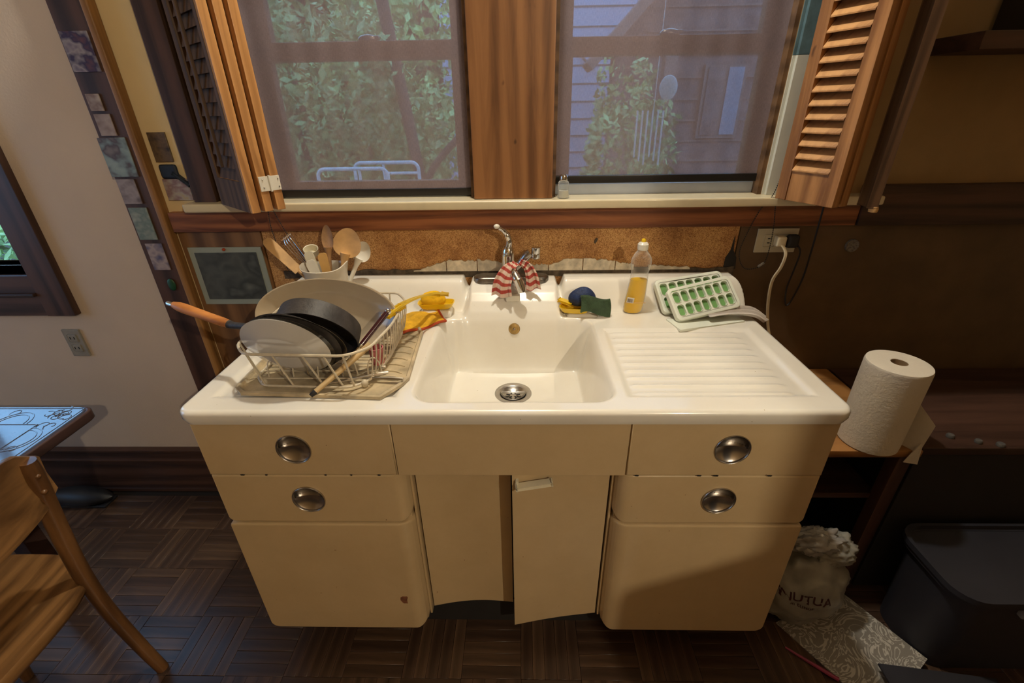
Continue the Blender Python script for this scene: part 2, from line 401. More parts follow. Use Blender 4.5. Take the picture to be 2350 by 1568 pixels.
ORG = {}
def obj(name, mb, m, parent=None, smooth=40, origin=None, label=None, kind=None, fixn=True):
    me = bpy.data.meshes.new(name)
    v = np.array(mb.v, float)
    if parent is not None: org = ORG[parent.name]
    elif origin is not None: org = Vector(origin)
    else:
        lo = v.min(0); hi = v.max(0); org = Vector(((lo[0]+hi[0])/2, (lo[1]+hi[1])/2, lo[2]))
    me.from_pydata((v-np.array(org)).tolist(), [], mb.f)
    if fixn:
        bm = bmesh.new(); bm.from_mesh(me); bmesh.ops.remove_doubles(bm, verts=bm.verts, dist=1e-6)
        bmesh.ops.recalc_face_normals(bm, faces=bm.faces); bm.to_mesh(me); bm.free()
    me.materials.append(m)
    if smooth:
        me.shade_smooth(); me.set_sharp_from_angle(angle=math.radians(smooth))
    o = bpy.data.objects.new(name, me); C.objects.link(o)
    if smooth and len(me.vertices) < 6000:
        wn_ = o.modifiers.new('weighted', 'WEIGHTED_NORMAL'); wn_.keep_sharp = True
    ORG[o.name] = org
    if parent is not None: o.parent = parent
    else: o.location = org
    if label: o['label'] = label
    if kind: o['kind'] = kind
    return o
def tag(o, label, cat, group=None, kind=None):
    o['label'] = label; o['category'] = cat
    if group: o['group'] = group
    if kind: o['kind'] = kind
    return o
def thing(name, label, cat, loc, group=None):
    o = bpy.data.objects.new(name, None); C.objects.link(o); o.location = loc; o.empty_display_size = .05
    ORG[o.name] = Vector(loc); return tag(o, label, cat, group)
def struct(name, mb, m, parent=None, smooth=40):
    o = obj(name, mb, m, parent, smooth, origin=(0, 0, 0) if parent is None else None)
    if parent is None: o['kind'] = 'structure'
    return o
def arc(c, r, a0, a1, n, f): return [f(c, r, a0+(a1-a0)*i/(n-1)) for i in range(n)]
def bez(pts, n=24):
    # Catmull-Rom through the points
    P = [Vector(p) for p in pts]; P = [P[0]*2-P[1]]+P+[P[-1]*2-P[-2]]; out = []
    seg = len(P)-3; k = max(2, n//seg)
    for i in range(seg):
        for j in range(k):
            t = j/k; a, b, c_, d = P[i:i+4]
            out.append(.5*((2*b)+(c_-a)*t+(2*a-5*b+4*c_-d)*t*t+(3*b-a-3*c_+d)*t**3))
    out.append(P[-2]); return out

# ================================================================== SETTING
YW = 1.516
X0, X1, Y0, ZC = -3.3, 2.4, -2.7, 3.45
# floor base and parquet
struct_floor = struct('floor', MB().box(X0-.1, X1+.1, Y0-.1, YW+.14, -.12, -.008), M['grout'])
T = .18; FI = T/5
cands = []
for i in range(-18, 12):
    for j in range(-2, 9):
        x = i*T+.02; y = j*T+.03
        if x < X0 or x+T > X1 or y+T > YW-.015: continue
        for k in range(5):
            if (i+j) % 2: r = (x, x+T, y+k*FI, y+(k+1)*FI, 0)
            else: r = (x+k*FI, x+(k+1)*FI, y, y+T, 1)
            cx_, cy_ = (r[0]+r[1])/2, (r[2]+r[3])/2
            vis = cy_ > .66 and abs(cx_) < cy_*2.05 and not (abs(cx_) < .72 and cy_ > .92)
            cands.append((0 if vis else 1, math.hypot(cx_, cy_-.2), r))
cands.sort(key=lambda t: (t[0], t[1]))
rest = {0: MB(), 1: MB()}; base_me = {}
for idx, (_, _, r) in enumerate(cands):
    g = .0004; ori = r[4]; zt = rng.uniform(-.0008, .0006); light = rng.random() < .22
    if idx < 300:
        key = (ori, light, int(rng.integers(3)))
        if key not in base_me:
            hx, hy = ((T/2-g, FI/2-g) if ori == 0 else (FI/2-g, T/2-g))
            b = MB().box(-hx, hx, -hy, hy, -.008, 0, .0006, 1)
            off = rng.uniform(-3, 3, 3)
            o = obj('parquet_block', b, M[{(0, False): 'parquet_a', (1, False): 'parquet_b', (0, True): 'parquet_c', (1, True): 'parquet_d'}[(ori, light)]], struct_floor)
            base_me[key] = o.data; bpy.data.objects.remove(o)
        o = bpy.data.objects.new('parquet_block', base_me[key]); C.objects.link(o); o.parent = struct_floor
        o.location = ((r[0]+r[1])/2, (r[2]+r[3])/2, zt)
    else: rest[ori].box(r[0]+g, r[1]-g, r[2]+g, r[3]-g, -.008, zt)
for ori in (0, 1):
    obj('parquet_block', rest[ori], M['parquet_a' if ori == 0 else 'parquet_b'], struct_floor, kind='stuff')
# walls: back wall with three openings
O1 = (-.775, -.121, 1.262, 2.02); O2 = (.125, .79, 1.262, 2.02); O3 = (-2.95, -1.708, 1.035, 2.2)
wb = MB(); y0, y1 = YW+.004, YW+.13
wb.box(X0-.1, O3[0], y0, y1, 0, ZC).box(O3[0], O3[1], y0, y1, 0, O3[2]).box(O3[0], O3[1], y0, y1, O3[3], ZC)
wb.box(O3[1], -1.16, y0, y1, 0, ZC)
wall_back = struct('wall_back', wb, M['plaster'])
wb = MB().box(-1.16, O1[0], y0, y1, 0, ZC).box(O1[0], O2[1], y0, y1, 0, O1[2]).box(O1[0], O2[1], y0, y1, O1[3], ZC)
wb.box(O1[1], O2[0], y0, y1, O1[2], O1[3])
obj('cream_plaster_face', wb, M['cream_plaster'], wall_back)
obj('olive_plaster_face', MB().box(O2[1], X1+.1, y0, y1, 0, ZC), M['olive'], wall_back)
struct('wall_left', MB().box(X0-.1, X0, Y0, -.15, 0, ZC).box(X0-.1, X0, 1.05, YW, 0, ZC).box(X0-.1, X0, -.15, 1.05, 0, .95).box(X0-.1, X0, -.15, 1.05, 2.05, ZC), M['plaster'])
w4 = struct('window_4', MB().box(X0-.1, X0+.02, -.19, -.15, .91, 2.09, .003).box(X0-.1, X0+.02, 1.05, 1.09, .91, 2.09, .003).box(X0-.1, X0+.02, -.15, 1.05, .91, .95, .003).box(X0-.1, X0+.02, -.15, 1.05, 2.05, 2.09, .003), M['dark_brown'])
obj('glass_pane', MB().box(X0-.06, X0-.056, -.15, 1.05, .95, 2.05), M['pane'], w4)
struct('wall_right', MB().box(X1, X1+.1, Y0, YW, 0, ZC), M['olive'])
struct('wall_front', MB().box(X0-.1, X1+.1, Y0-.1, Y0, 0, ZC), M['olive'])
struct('ceiling', MB().box(X0-.1, X1+.1, Y0-.1, YW+.13, ZC, ZC+.1), M['ceiling'])
# wall panels below the apron, as pieces of the back wall
obj('wall_panel', MB().box(-1.13, -.85, YW-.006, YW+.004, .02, 1.168), M['panel'], wall_back)
obj('particle_board', MB().box(-.845, .744, YW-.005, YW+.004, .60, 1.17), M['particle'], wall_back)
obj('wall_panel', MB().box(.748, X1, YW-.006, YW+.004, .02, 1.17), M['panel_dark'], wall_back)
# broken tile remains above the backsplash
def jag(x0, x1, z0, ztop, amp, n=9, seed=0):
    r = random.Random(seed); t = [(x0+(x1-x0)*i/n, ztop(i/n)+r.uniform(-amp, amp)) for i in range(n+1)]
    return [(x0, z0), (x1, z0)]+t[::-1]
tiles = [(-.345, -.232, lambda t: 1.022+.034*t), (-.229, -.126, lambda t: 1.060-.002*t), (-.123, -.022, lambda t: 1.060-.014*t*t),
         (.04, .118, lambda t: 1.045-.004*t), (.121, .235, lambda t: 1.042+.022*math.sin(t*1.8)), (.238, .345, lambda t: 1.062-.008*t),
         (.348, .41, lambda t: 1.05-.01*t), (.46, .60, lambda t: 1.040-.010*t)]
for i, (a, b, f) in enumerate(tiles):
    obj('broken_tile', MB().prism(jag(a, b, 1.022, f, .0035, 14, i), YW-.012, YW-.004), M['tile'], wall_back, smooth=0)
obj('caulk_line', MB().prism(jag(-.80, .75, 1.0, lambda t: 1.027, .004, 60, 50), YW-.011, YW-.004), M['mortar'], wall_back, smooth=0)
obj('caulk_smear', MB().prism([(.715, 1.02), (.756, 1.02), (.752, 1.06), (.738, 1.085), (.733, 1.135), (.728, 1.085), (.716, 1.06)], YW-.0075, YW-.004), M['rubber'], wall_back, smooth=0)
obj('chipped_hole', MB().prism([(.270, 1.117), (.274, 1.112), (.279, 1.120), (.283, 1.129), (.276, 1.131), (.272, 1.125)], YW-.009, YW-.004), M['mortar'], wall_back, smooth=0)
# trims
struct('trim_1', MB().box(-1.258, -1.162, YW-.022, YW+.004, .0, 2.3, .002), M['dark_brown'])         # board with snapshots
struct('trim_2', MB().box(-1.160, -1.138, YW-.032, YW+.004, .0, 2.3, .006, 3), M['edge_trim'])
struct('trim_3', MB().box(-1.028, -.955, YW-.020, YW+.004, 1.262, 2.3, .003), M['dark_brown'])       # left casing
struct('trim_4', MB().box(-1.128, 1.10, YW-.024, YW+.004, 1.168, 1.232, .002), M['apron'])           # apron under the sill
struct('trim_5', MB().box(1.102, X1, YW-.030, YW+.004, 1.168, 1.291, .002), M['dark_brown_h'])
struct('trim_6', MB().box(-.121, .125, YW-.030, YW+.05, 1.2645, 2.3, .003), M['mullion'])            # mullion board
struct('trim_7', MB().box(.842, 1.055, YW-.020, YW+.004, 1.292, 2.3, .003), M['dark_brown'])  # casing widened so its dark wood supplies the shade in the shutter gap
struct('trim_8', MB().box(-1.05, 1.145, YW-.055, YW+.062, 1.236, 1.2635, .006, 3), M['white_paint']) # sill board
struct('trim_9', MB().box(-.955, .955, YW-.02, YW+.004, 2.02, 2.12, .003), M['dark_brown_h'])
struct('trim_10', MB().box(.792, .824, YW-.0, YW+.06, 1.264, 1.64).box(.800, .835, YW-.012, YW+.004, 1.264, 1.64), M['jamb_white'])
struct('trim_11', MB().box(.792, .824, YW-.0, YW+.06, 1.641, 2.02).box(.800, .835, YW-.012, YW+.004, 1.641, 2.02), M['jamb_blue'])
struct('baseboard_back', MB().box(-3.3, -1.26, YW-.012, YW+.004, 0, .185).box(-3.3, -1.26, YW-.026, YW+.004, .178, .188, .003)
       .box(-3.3, -1.26, YW-.016, YW+.004, .188, .228).box(-3.3, -1.26, YW-.024, YW+.004, .226, .238, .003)
       .box(-3.3, -1.0, YW-.022, YW+.004, 0, .016, .003), M['dark_brown_h'])
# windows 1 and 2 (double-hung sashes behind the screens)
def window(name, o, lock_x):
    x0, x1, z0, z1 = o
    w = struct(name, MB().box(x0, x0+.012, YW+.004, YW+.13, z0, z1).box(x1-.012, x1, YW+.004, YW+.13, z0, z1)
               .box(x0, x1, YW+.004, YW+.13, z1-.02, z1).box(x0, x1, YW+.062, YW+.15, z0-.02, z0), M['sash'])
    a, b = x0+.012, x1-.012; zm = 1.70
    for nm, yy, za, zb in (('lower_sash', YW+.055, z0, zm), ('upper_sash', YW+.092, zm-.045, z1-.02)):
        f = MB().box(a, a+.045, yy, yy+.034, za, zb, .002).box(b-.045, b, yy, yy+.034, za, zb, .002)
        f.box(a, b, yy, yy+.034, zb-.046, zb, .002).box(a, b, yy, yy+.034, za, za+.05, .002)
        s = obj(nm, f, M['sash'], w)
        obj('glass_pane', MB().box(a+.04, b-.04, yy+.015, yy+.018, za+.045, zb-.04), M['pane'], s)
    obj('sash_lock', MB().ball((lock_x, YW+.07, zm+.006), (.03, .014, .012)).box(lock_x-.01, lock_x+.035, YW+.062, YW+.074, zm+.004, zm+.014, .003), M['dark_steel'], w)
    return w
window('window_1', O1, -.42); w2_ = window('window_2', O2, .46)
obj('draught_strip', MB().box(O2[0]+.013, O2[1]-.002, YW+.044, YW+.054, 1.2625, 1.297, .002), M['strip_paint'], w2_)
# window 3 on the far left
x0, x1, z0, z1 = O3
w3 = struct('window_3', MB().box(x0, x1+.0, YW+.004, YW+.13, z0-.03, z0).box(x0, x1, YW+.004, YW+.13, z1, z1+.02)
            .box(x1-.004, x1+.02, YW+.004, YW+.13, z0, z1).box(x0-.02, x0, YW+.004, YW+.13, z0, z1), M['dark_brown_h'])
obj('window_casing', MB().box(x1, -1.602, YW-.022, YW+.004, .867, 2.32, .003).box(x0-.1, x0, YW-.022, YW+.004, .867, 2.32, .003), M['dark_brown'], w3)
obj('window_apron', MB().box(x0, x1, YW-.018, YW+.004, .867, 1.02, .003), M['dark_brown_h'], w3)
obj('window_stool', MB().box(x0-.0, x1+.0, YW-.034, YW+.004, .945, .957, .003), M['dark_brown_h'], w3)
obj('glass_pane', MB().box(x0, x1, YW+.06, YW+.064, z0, z1), M['pane'], w3)
obj('muntin', MB().box(-2.36, -2.32, YW+.05, YW+.075, z0, z1, .003), M['dark_brown'], w3)

# ================================================================== SHADES
def shade(o, zb, label, cat='shade'):
    x0, x1 = o[0]+.004, o[1]-.004
    t = thing('roller_shade', label, cat, ((x0+x1)/2, YW+.035, zb), 'roller shades over the sink windows')
    f = MB(); n = 60
    P = [[(x0+(x1-x0)*i/n, YW+.035+.0012*math.sin(i*.9), z) for z in (zb+.02, 1.6, 1.8, 2.0)] for i in range(n+1)]
    f.grid(P); obj('screen_fabric', f, M['shade'], t)
    obj('hem_bar', MB().box(x0, x1, YW+.030, YW+.040, zb, zb+.024, .003), M['black'], t)
    obj('roller_tube', MB().tube([(x0, YW+.035, 1.985), (x1, YW+.035, 1.985)], .02, 16), M['white_plastic'], t)
    return t
shade(O1, 1.2665, 'dark woven roller shade covering the left window, bushes and white rails behind it')
shade((O2[0], O2[1]+.0, O2[2], O2[3]), 1.300, 'dark woven roller shade covering the right window, raised slightly above sill')

# ================================================================== SHUTTERS
def leaf(name, near, far, z0, z1, th, side, m_frame, m_slat, label, slats=True, off=(0, 0), slat_mat=None, n_dir=1, op=.52):
    """one louvered leaf standing on the line near->far; side = unit vector of the thickness direction"""
    near = Vector((*near, 0))+Vector((*off, 0)); far = Vector((*far, 0))+Vector((*off, 0))
    d = (far-near); L = d.length; d.normalize(); s = Vector((*side, 0)).normalized()
    xf = Matrix(((d.x, s.x, 0, near.x), (d.y, s.y, 0, near.y), (0, 0, 1, 0), (0, 0, 0, 1)))
    t = thing(name, label, 'shutter', (near.x+d.x*L/2, near.y+d.y*L/2, z0), 'louvered window shutters')
    st = .034
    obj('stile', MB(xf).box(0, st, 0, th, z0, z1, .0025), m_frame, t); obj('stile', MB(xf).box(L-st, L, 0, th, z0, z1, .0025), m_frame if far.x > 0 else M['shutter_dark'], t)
    obj('bottom_rail', MB(xf).box(st, L-st, .003, th-.003, z0, z0+.085, .002), m_frame, t)
    obj('top_rail', MB(xf).box(st, L-st, .003, th-.003, z1-.06, z1, .002), m_frame, t)
    z = z0+.085+.016; pitch = .0335; proto = None
    while z < z1-.07:
        a = xf @ Vector((st+.001, th/2, 0)); 
        if proto is None:
            mb = MB(xf); h = .0185; q = .0035
            # tilted slat: outer edge low
            P = [(0, -th*op*n_dir+th/2, -h), (0, -th*op*n_dir+th/2, -h+q), (0, th*op*n_dir+th/2, h), (0, th*op*n_dir+th/2, h-q)]
            if op < .3: P = [(0, th*.30, -h), (0, th*.16, -h), (0, th*.62, h), (0, th*.76, h)]
            vs = [(st+.001, p[1], z+p[2]) for p in P]+[(L-st-.001, p[1], z+p[2]) for p in P]
            mb.add(vs, [(0, 1, 2, 3), (7, 6, 5, 4), (0, 4, 5, 1), (1, 5, 6, 2), (2, 6, 7, 3), (3, 7, 4, 0)])
            o = obj('louver_slat', mb, m_slat, t, smooth=0); proto = o; zb = z
        else:
            o = proto.copy(); C.objects.link(o); o.parent = t; o.location = (0, 0, z-zb)
        z += pitch
    return t, xf, L
SL = (.657, .754); A1, A2 = (-.737, 1.305), (-.918, 1.463)
lab = ['leftmost folded shutter leaf with its dark louvered face towards the room', 'middle leaf of the folded shutter stack left of the sink window',
       'folded shutter leaf nearest the left window screen, hinged to its neighbour']
for i in range(3):
    th = .0245
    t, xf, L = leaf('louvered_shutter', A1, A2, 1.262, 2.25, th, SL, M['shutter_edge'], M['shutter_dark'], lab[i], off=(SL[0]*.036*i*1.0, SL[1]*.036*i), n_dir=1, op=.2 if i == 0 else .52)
    if i == 0:
        obj('weathered_face', MB(xf).box(.012, .032, -.0012, .0006, 1.263, 2.249).box(L-.034, L-.001, -.0012, .0006, 1.263, 2.249)
            .box(.03, L-.03, -.0012, .0032, 1.263, 1.346), M['shutter_dark'], t)
        obj('tilt_bar', MB(xf).box(L/2-.006, L/2+.006, -.012, -.003, 1.38, 2.2, .002), M['shutter_dark'], t)
    if i == 1:
        hg = MB(xf); obj('hinge_plate', hg.box(-.003, -.0004, .002, .030, 1.318, 1.358, .0008).box(-.003, -.0004, .0315, .060, 1.318, 1.358, .0008)
            .tube([(-.004, .0308, 1.316), (-.004, .0308, 1.360)], .0032, 10), M['white_plastic'], t)
        obj('hinge_screw', MB(xf).ball((-.0032, .012, 1.328), .0022, 8, 6), M['dark_steel'], t)
        for p_ in ((-.0032, .012, 1.349), (-.0032, .055, 1.328), (-.0032, .055, 1.349)): obj('hinge_screw', MB(xf).ball(p_, .0022, 8, 6), M['dark_steel'], t)
RS = (.908, .418); B1, B2 = (.878, 1.292), (.803, 1.455)
leaf('louvered_shutter', B1, B2, 1.262, 2.25, .028, RS, M['shutter'], M['shutter_h'], 'right-hand shutter leaf with brightly lit open orange louvers', n_dir=1)
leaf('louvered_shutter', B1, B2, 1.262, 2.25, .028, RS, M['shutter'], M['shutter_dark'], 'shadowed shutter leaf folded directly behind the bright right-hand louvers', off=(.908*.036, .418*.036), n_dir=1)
t = thing('shutter_board', 'plain dark shutter board standing outermost on right with a small round foot', 'shutter', (.99, 1.32, 1.262))
obj('board', MB().obox((.990, 1.296, 1.75), (.999, 1.350, 1.75), .022, .976, upv=(0, 0, 1), bev=.003), M['shutter_dark'], t)
obj('round_foot', MB().lathe([(.0, -.004), (.011, -.003), (.012, .004), (.010, .012)], (1.0, 1.303, 1.252), 14), M['spoon_wood'], t)

# bead chains
def chain(name, pts, label, r=.0021, step=.0062, conn=None):
    P = bez(pts, 60); mb = MB(); acc = 0; last = P[0]; mb.tube(P, .0006, 5)
    for a, b in zip(P, P[1:]):
        L = (b-a).length; 
        while acc < L:
            mb.ball(a+(b-a)*(acc/L), r, 6, 4); acc += step
        acc -= L
    if conn:
        t = thing(name, label, 'chain', (P[0].x, P[0].y, min(p.z for p in P)), 'shade pull chains')
        obj('bead_strand', mb, M['rubber'], t); obj('chain_connector', MB().tube(conn, .0042, 8), M['clear_glass'], t); return t
    t = obj(name, mb, M['rubber']); return tag(t, label, 'chain', 'shade pull chains')
yc = 1.452
chain('bead_chain', [(-.768, yc, 1.262), (-.778, yc+.005, 1.20), (-.775, yc+.01, 1.13), (-.773, yc+.03, 1.05), (-.76, yc+.04, 1.02), (-.745, yc+.04, 1.04), (-.70, 1.47, 1.075), (-.735, yc+.01, 1.17), (-.752, yc, 1.235), (-.758, yc, 1.262)],
      'black bead chain hanging in a loop below the left shutters')
chain('bead_chain', [(.838, 1.462, 1.60), (.820, 1.462, 1.42), (.803, 1.462, 1.28), (.780, 1.482, 1.22), (.755, 1.492, 1.12), (.752, 1.492, 1.07), (.775, 1.492, 1.030), (.808, 1.492, 1.026), (.838, 1.49, 1.045), (.842, 1.485, 1.10), (.832, 1.475, 1.18), (.812, 1.462, 1.28), (.829, 1.460, 1.42), (.846, 1.460, 1.60)],
      'black bead chain with clear connector hanging in a loop beside right outlet', conn=[(.822, 1.491, 1.033), (.838, 1.490, 1.047)])

# ================================================================== SINK CABINET
ZT = .92; YF = .8376
cab = thing('sink_cabinet', 'cream painted steel sink cabinet with round chrome pulls on drawers', 'cabinet', (0, 1.17, 0))
def rrect(x0, x1, z0, z1, rs):
    """rounded rectangle in XZ; rs = radii for (x0,z0),(x1,z0),(x1,z1),(x0,z1)"""
    out = []
    for (cx, cz, a0, r) in ((x0, z0, PI, rs[0]), (x1, z0, 1.5*PI, rs[1]), (x1, z1, 0, rs[2]), (x0, z1, .5*PI, rs[3])):
        ccx = cx+(r if cx == x0 else -r); ccz = cz+(r if cz == z0 else -r)
        if r < 1e-5: out.append((cx, cz)); continue
        for k in range(7): a = a0+PI/2*k/6; out.append((ccx+r*math.cos(a), ccz+r*math.sin(a)))
    return out
def front(name, x0, x1, z0, z1, yf, depth, rs, parent, m=None, inner=None, ri=.03, edge=.004):
    """front panel with softened edges; inner = 'L'/'R': that vertical side rolls back with radius ri"""
    prof = [(0, depth), (0, edge), (edge*.3, edge*.3), (edge, 0)]
    rings = []
    for (ins, yy) in prof:
        P = rrect(x0+ins, x1-ins, z0+ins, z1-ins, [max(r-ins, .0006) if r > 0 else 0 for r in rs])
        rings.append([[x, yf+yy, z] for x, z in P])
    n = len(rings[0]); vs = [p for r in rings for p in r]; fs = []
    for i in range(len(rings)-1):
        for k in range(n): fs.append((i*n+k, i*n+(k+1) % n, (i+1)*n+(k+1) % n, (i+1)*n+k))
    fs.append(tuple((len(rings)-1)*n+k for k in range(n))); fs.append(tuple(range(n))[::-1])
    bm = bmesh.new(); bv = [bm.verts.new(v) for v in vs]
    for f in fs: bm.faces.new([bv[i] for i in f])
    if inner:
        # slice the panel into strips near the rolled side then push them back along a quarter circle
        xs = [ (x0+ri*(k/7)) if inner == 'L' else (x1-ri*(k/7)) for k in (1, 2, 3, 4, 5, 6, 7, 7.3)]
        for x in xs:
            bmesh.ops.bisect_plane(bm, geom=bm.verts[:]+bm.edges[:]+bm.faces[:], plane_co=(x, 0, 0), plane_no=(1, 0, 0), dist=1e-7)
        for v in bm.verts:
            dd = (v.co.x-x0) if inner == 'L' else (x1-v.co.x)
            if dd < ri: 
                q = 1-dd/ri; v.co.y += (1-math.sqrt(max(0, 1-q*q)))*min(ri, depth*1.4)
    mb = MB(); bm.normal_update(); mb.frombm(bm)
    return obj(name, mb, m or M['cabinet'], parent, 35)
XC = .277; XO = .745; XI = .263
# carcass
obj('cabinet_body', MB().box(-XO+.001, -XI-.004, YF+.03, 1.508, .105, .876, .003), M['cabinet'], cab)
obj('cabinet_body', MB().box(XI+.004, XO-.001, YF+.03, 1.508, .105, .876, .003), M['cabinet'], cab)
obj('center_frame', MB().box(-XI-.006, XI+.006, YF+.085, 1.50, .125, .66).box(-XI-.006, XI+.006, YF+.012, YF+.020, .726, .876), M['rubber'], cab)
obj('toe_kick', MB().box(-XO+.05, XO-.05, YF+.09, 1.45, 0.0, .11), M['rubber'], cab)
# fronts
def cut_hole(o, c, r):
    bm = bmesh.new(); bmesh.ops.create_cone(bm, cap_ends=True, segments=48, radius1=r, radius2=r, depth=.12)
    bmesh.ops.rotate(bm, verts=bm.verts, matrix=Matrix.Rotation(PI/2, 3, 'X'))
    bmesh.ops.translate(bm, verts=bm.verts, vec=Vector(c)-ORG[o.name]); me = bpy.data.meshes.new('cut'); bm.to_mesh(me); bm.free()
    k = bpy.data.objects.new('cut', me); C.objects.link(k); k.location = ORG[o.name]
    md = o.modifiers.new('b', 'BOOLEAN'); md.object = k; md.operation = 'DIFFERENCE'; md.solver = 'EXACT'
    bpy.context.view_layer.update()
    dg = bpy.context.evaluated_depsgraph_get(); new = bpy.data.meshes.new_from_object(o.evaluated_get(dg))
    o.modifiers.clear(); o.data = new; o.modifiers.new('weighted', 'WEIGHTED_NORMAL').keep_sharp = True; bpy.data.objects.remove(k)
    new.shade_smooth(); new.set_sharp_from_angle(angle=math.radians(35))
def pull(cx, cz, parent, org):
    y = YF-.0005; R_ = .0405; n = 40
    ring = MB().lathe([(R_+.001, .003), (R_+.0022, -.0005), (R_+.0008, -.0026), (R_-.0012, -.0016), (R_-.0016, .003), (R_+.001, .003)], (cx, y, cz), n, ax=(0, 1, 0))
    g = MB(); rows = 24
    def pt(r, a, upper):
        x = r*math.cos(a); z = r*math.sin(a); q = (r/R_)
        if upper: d = .026*math.sqrt(max(0, 1-q*q))
        else: d = .014*(1-q*q)**.8
        return (cx+x, y+.0012+d, cz+z)
    for upper, a0, a1 in ((True, 0, PI), (False, PI, 2*PI)):
        P = [[pt(R_*i/rows, a0+(a1-a0)*k/48, upper) for k in range(49)] for i in range(rows+1)]
        g.grid(P)
    P = [[(cx-R_+2*R_*k/32, y+.0012+d, cz) for d in (.014*max(0, 1-((k-16)/16)**2)**.8, .026*math.sqrt(max(0, 1-((k-16)/16)**2)))] for k in range(33)]
    g.grid(P)
    h = obj('drawer_pull', g, M['dark_steel'], parent, 30, label='round recessed chrome pull')
    ORG[h.name] = ORG[parent.name]
    # rim belongs to the pull
    me = h.data; rr = obj('tmp', ring, M['dark_steel'], parent, 60)
    bm = bmesh.new(); bm.from_mesh(me); bm.from_mesh(rr.data); bm.to_mesh(me); bm.free(); bpy.data.objects.remove(rr)
R0 = 0.0
for sx in (-1, 1):
    xa, xb = sorted((sx*XO, sx*(XC+.0012)))
    d1 = front('drawer', xa, xb, .7225, .8805, YF, .028, (R0, R0, R0, R0), cab); cut_hole(d1, (sx*.517, YF, .8035), .0395); pull(sx*.517, .8035, d1, None)
    xa, xb = sorted((sx*XO, sx*(XI-.002)))
    rs = (.018, .03, 0, 0) if sx < 0 else (.03, .018, 0, 0)
    d2 = front('drawer', xa, xb, .559, .7195, YF+.002, .04, rs, cab, inner='R' if sx < 0 else 'L', ri=.034); cut_hole(d2, (sx*.516, YF, .641), .0395); pull(sx*.516, .641, d2, None)
    rs = (.025, .035, .02, .006) if sx < 0 else (.035, .025, .006, .02)
    d3 = front('door', xa, xb, .106, .555, YF-.004, .05, rs, cab, inner='R' if sx < 0 else 'L', ri=.040, edge=.006)
    c0 = (-.318, .245) if sx < 0 else (.302, .215)
    pts = [(c0[0]+.010*math.cos(a)*(1+.35*math.sin(3*a+sx)), c0[1]+.022*math.sin(a)*(1+.3*math.cos(2*a))) for a in [2*PI*k/14 for k in range(14)]]
    ch = obj('paint_chip', MB().prism(pts, YF-.0046+(.0025 if sx > 0 else 0), YF+.002), M['chip'], d3, smooth=0, label='bare rusty chip in the paint')
    rc_ = random.Random(5+sx)
    for k in range(5):
        xx = sx*(.30+.40*rc_.random()); w_ = .003+.006*rc_.random()
        obj('paint_chip', MB().prism([(xx, .7215), (xx+w_, .7212), (xx+w_*1.3, .7235), (xx+w_*.4, .7255), (xx-w_*.2, .7240)], YF-.0006, YF+.002), M['rubber'], d1, smooth=0, label='tiny dark chip in the paint')
    fl = obj('side_flange', MB().box(min(sx*(XI-.002), sx*(XI-.008)), max(sx*(XI-.002), sx*(XI-.008)), YF+.036, YF+.09, .12, .718, .001), M['cabinet'], cab)
obj('apron_panel', MB().box(-XC+.0012, XC-.0012, YF, YF+.02, .7225, .8805, .002), M['cabinet'], cab)
# bowed centre doors
def cdoor(xa, xb, ya, yb, bow, z0, z1, name='door', label=None):
    n = 14; P1 = []; 
    for i in range(n+1):
        t = i/n; P1.append((xa+(xb-xa)*t, ya+(yb-ya)*t+bow*math.sin(PI*t)))
    poly = P1+[(x, y+.016) for x, y in P1[::-1]]
    mb = MB().slab(poly, z0, z1); return obj(name, mb, M['cabinet'], cab, 35, label=label)
dl = cdoor(-XI+.012, -.004, YF+.052, YF+.066, .012, .132, .7205)
dr = cdoor(.0015, XI-.012, YF+.006, YF+.046, .004, .113, .7205)
obj('door_latch', MB().obox((.014, YF-.006, .690), (.098, YF+.004, .697), .011, .010, bev=.004).box(.010, .018, YF-.004, YF+.02, .690, .705, .002), M['cream_plastic'], dr, label='long cream lever catch')

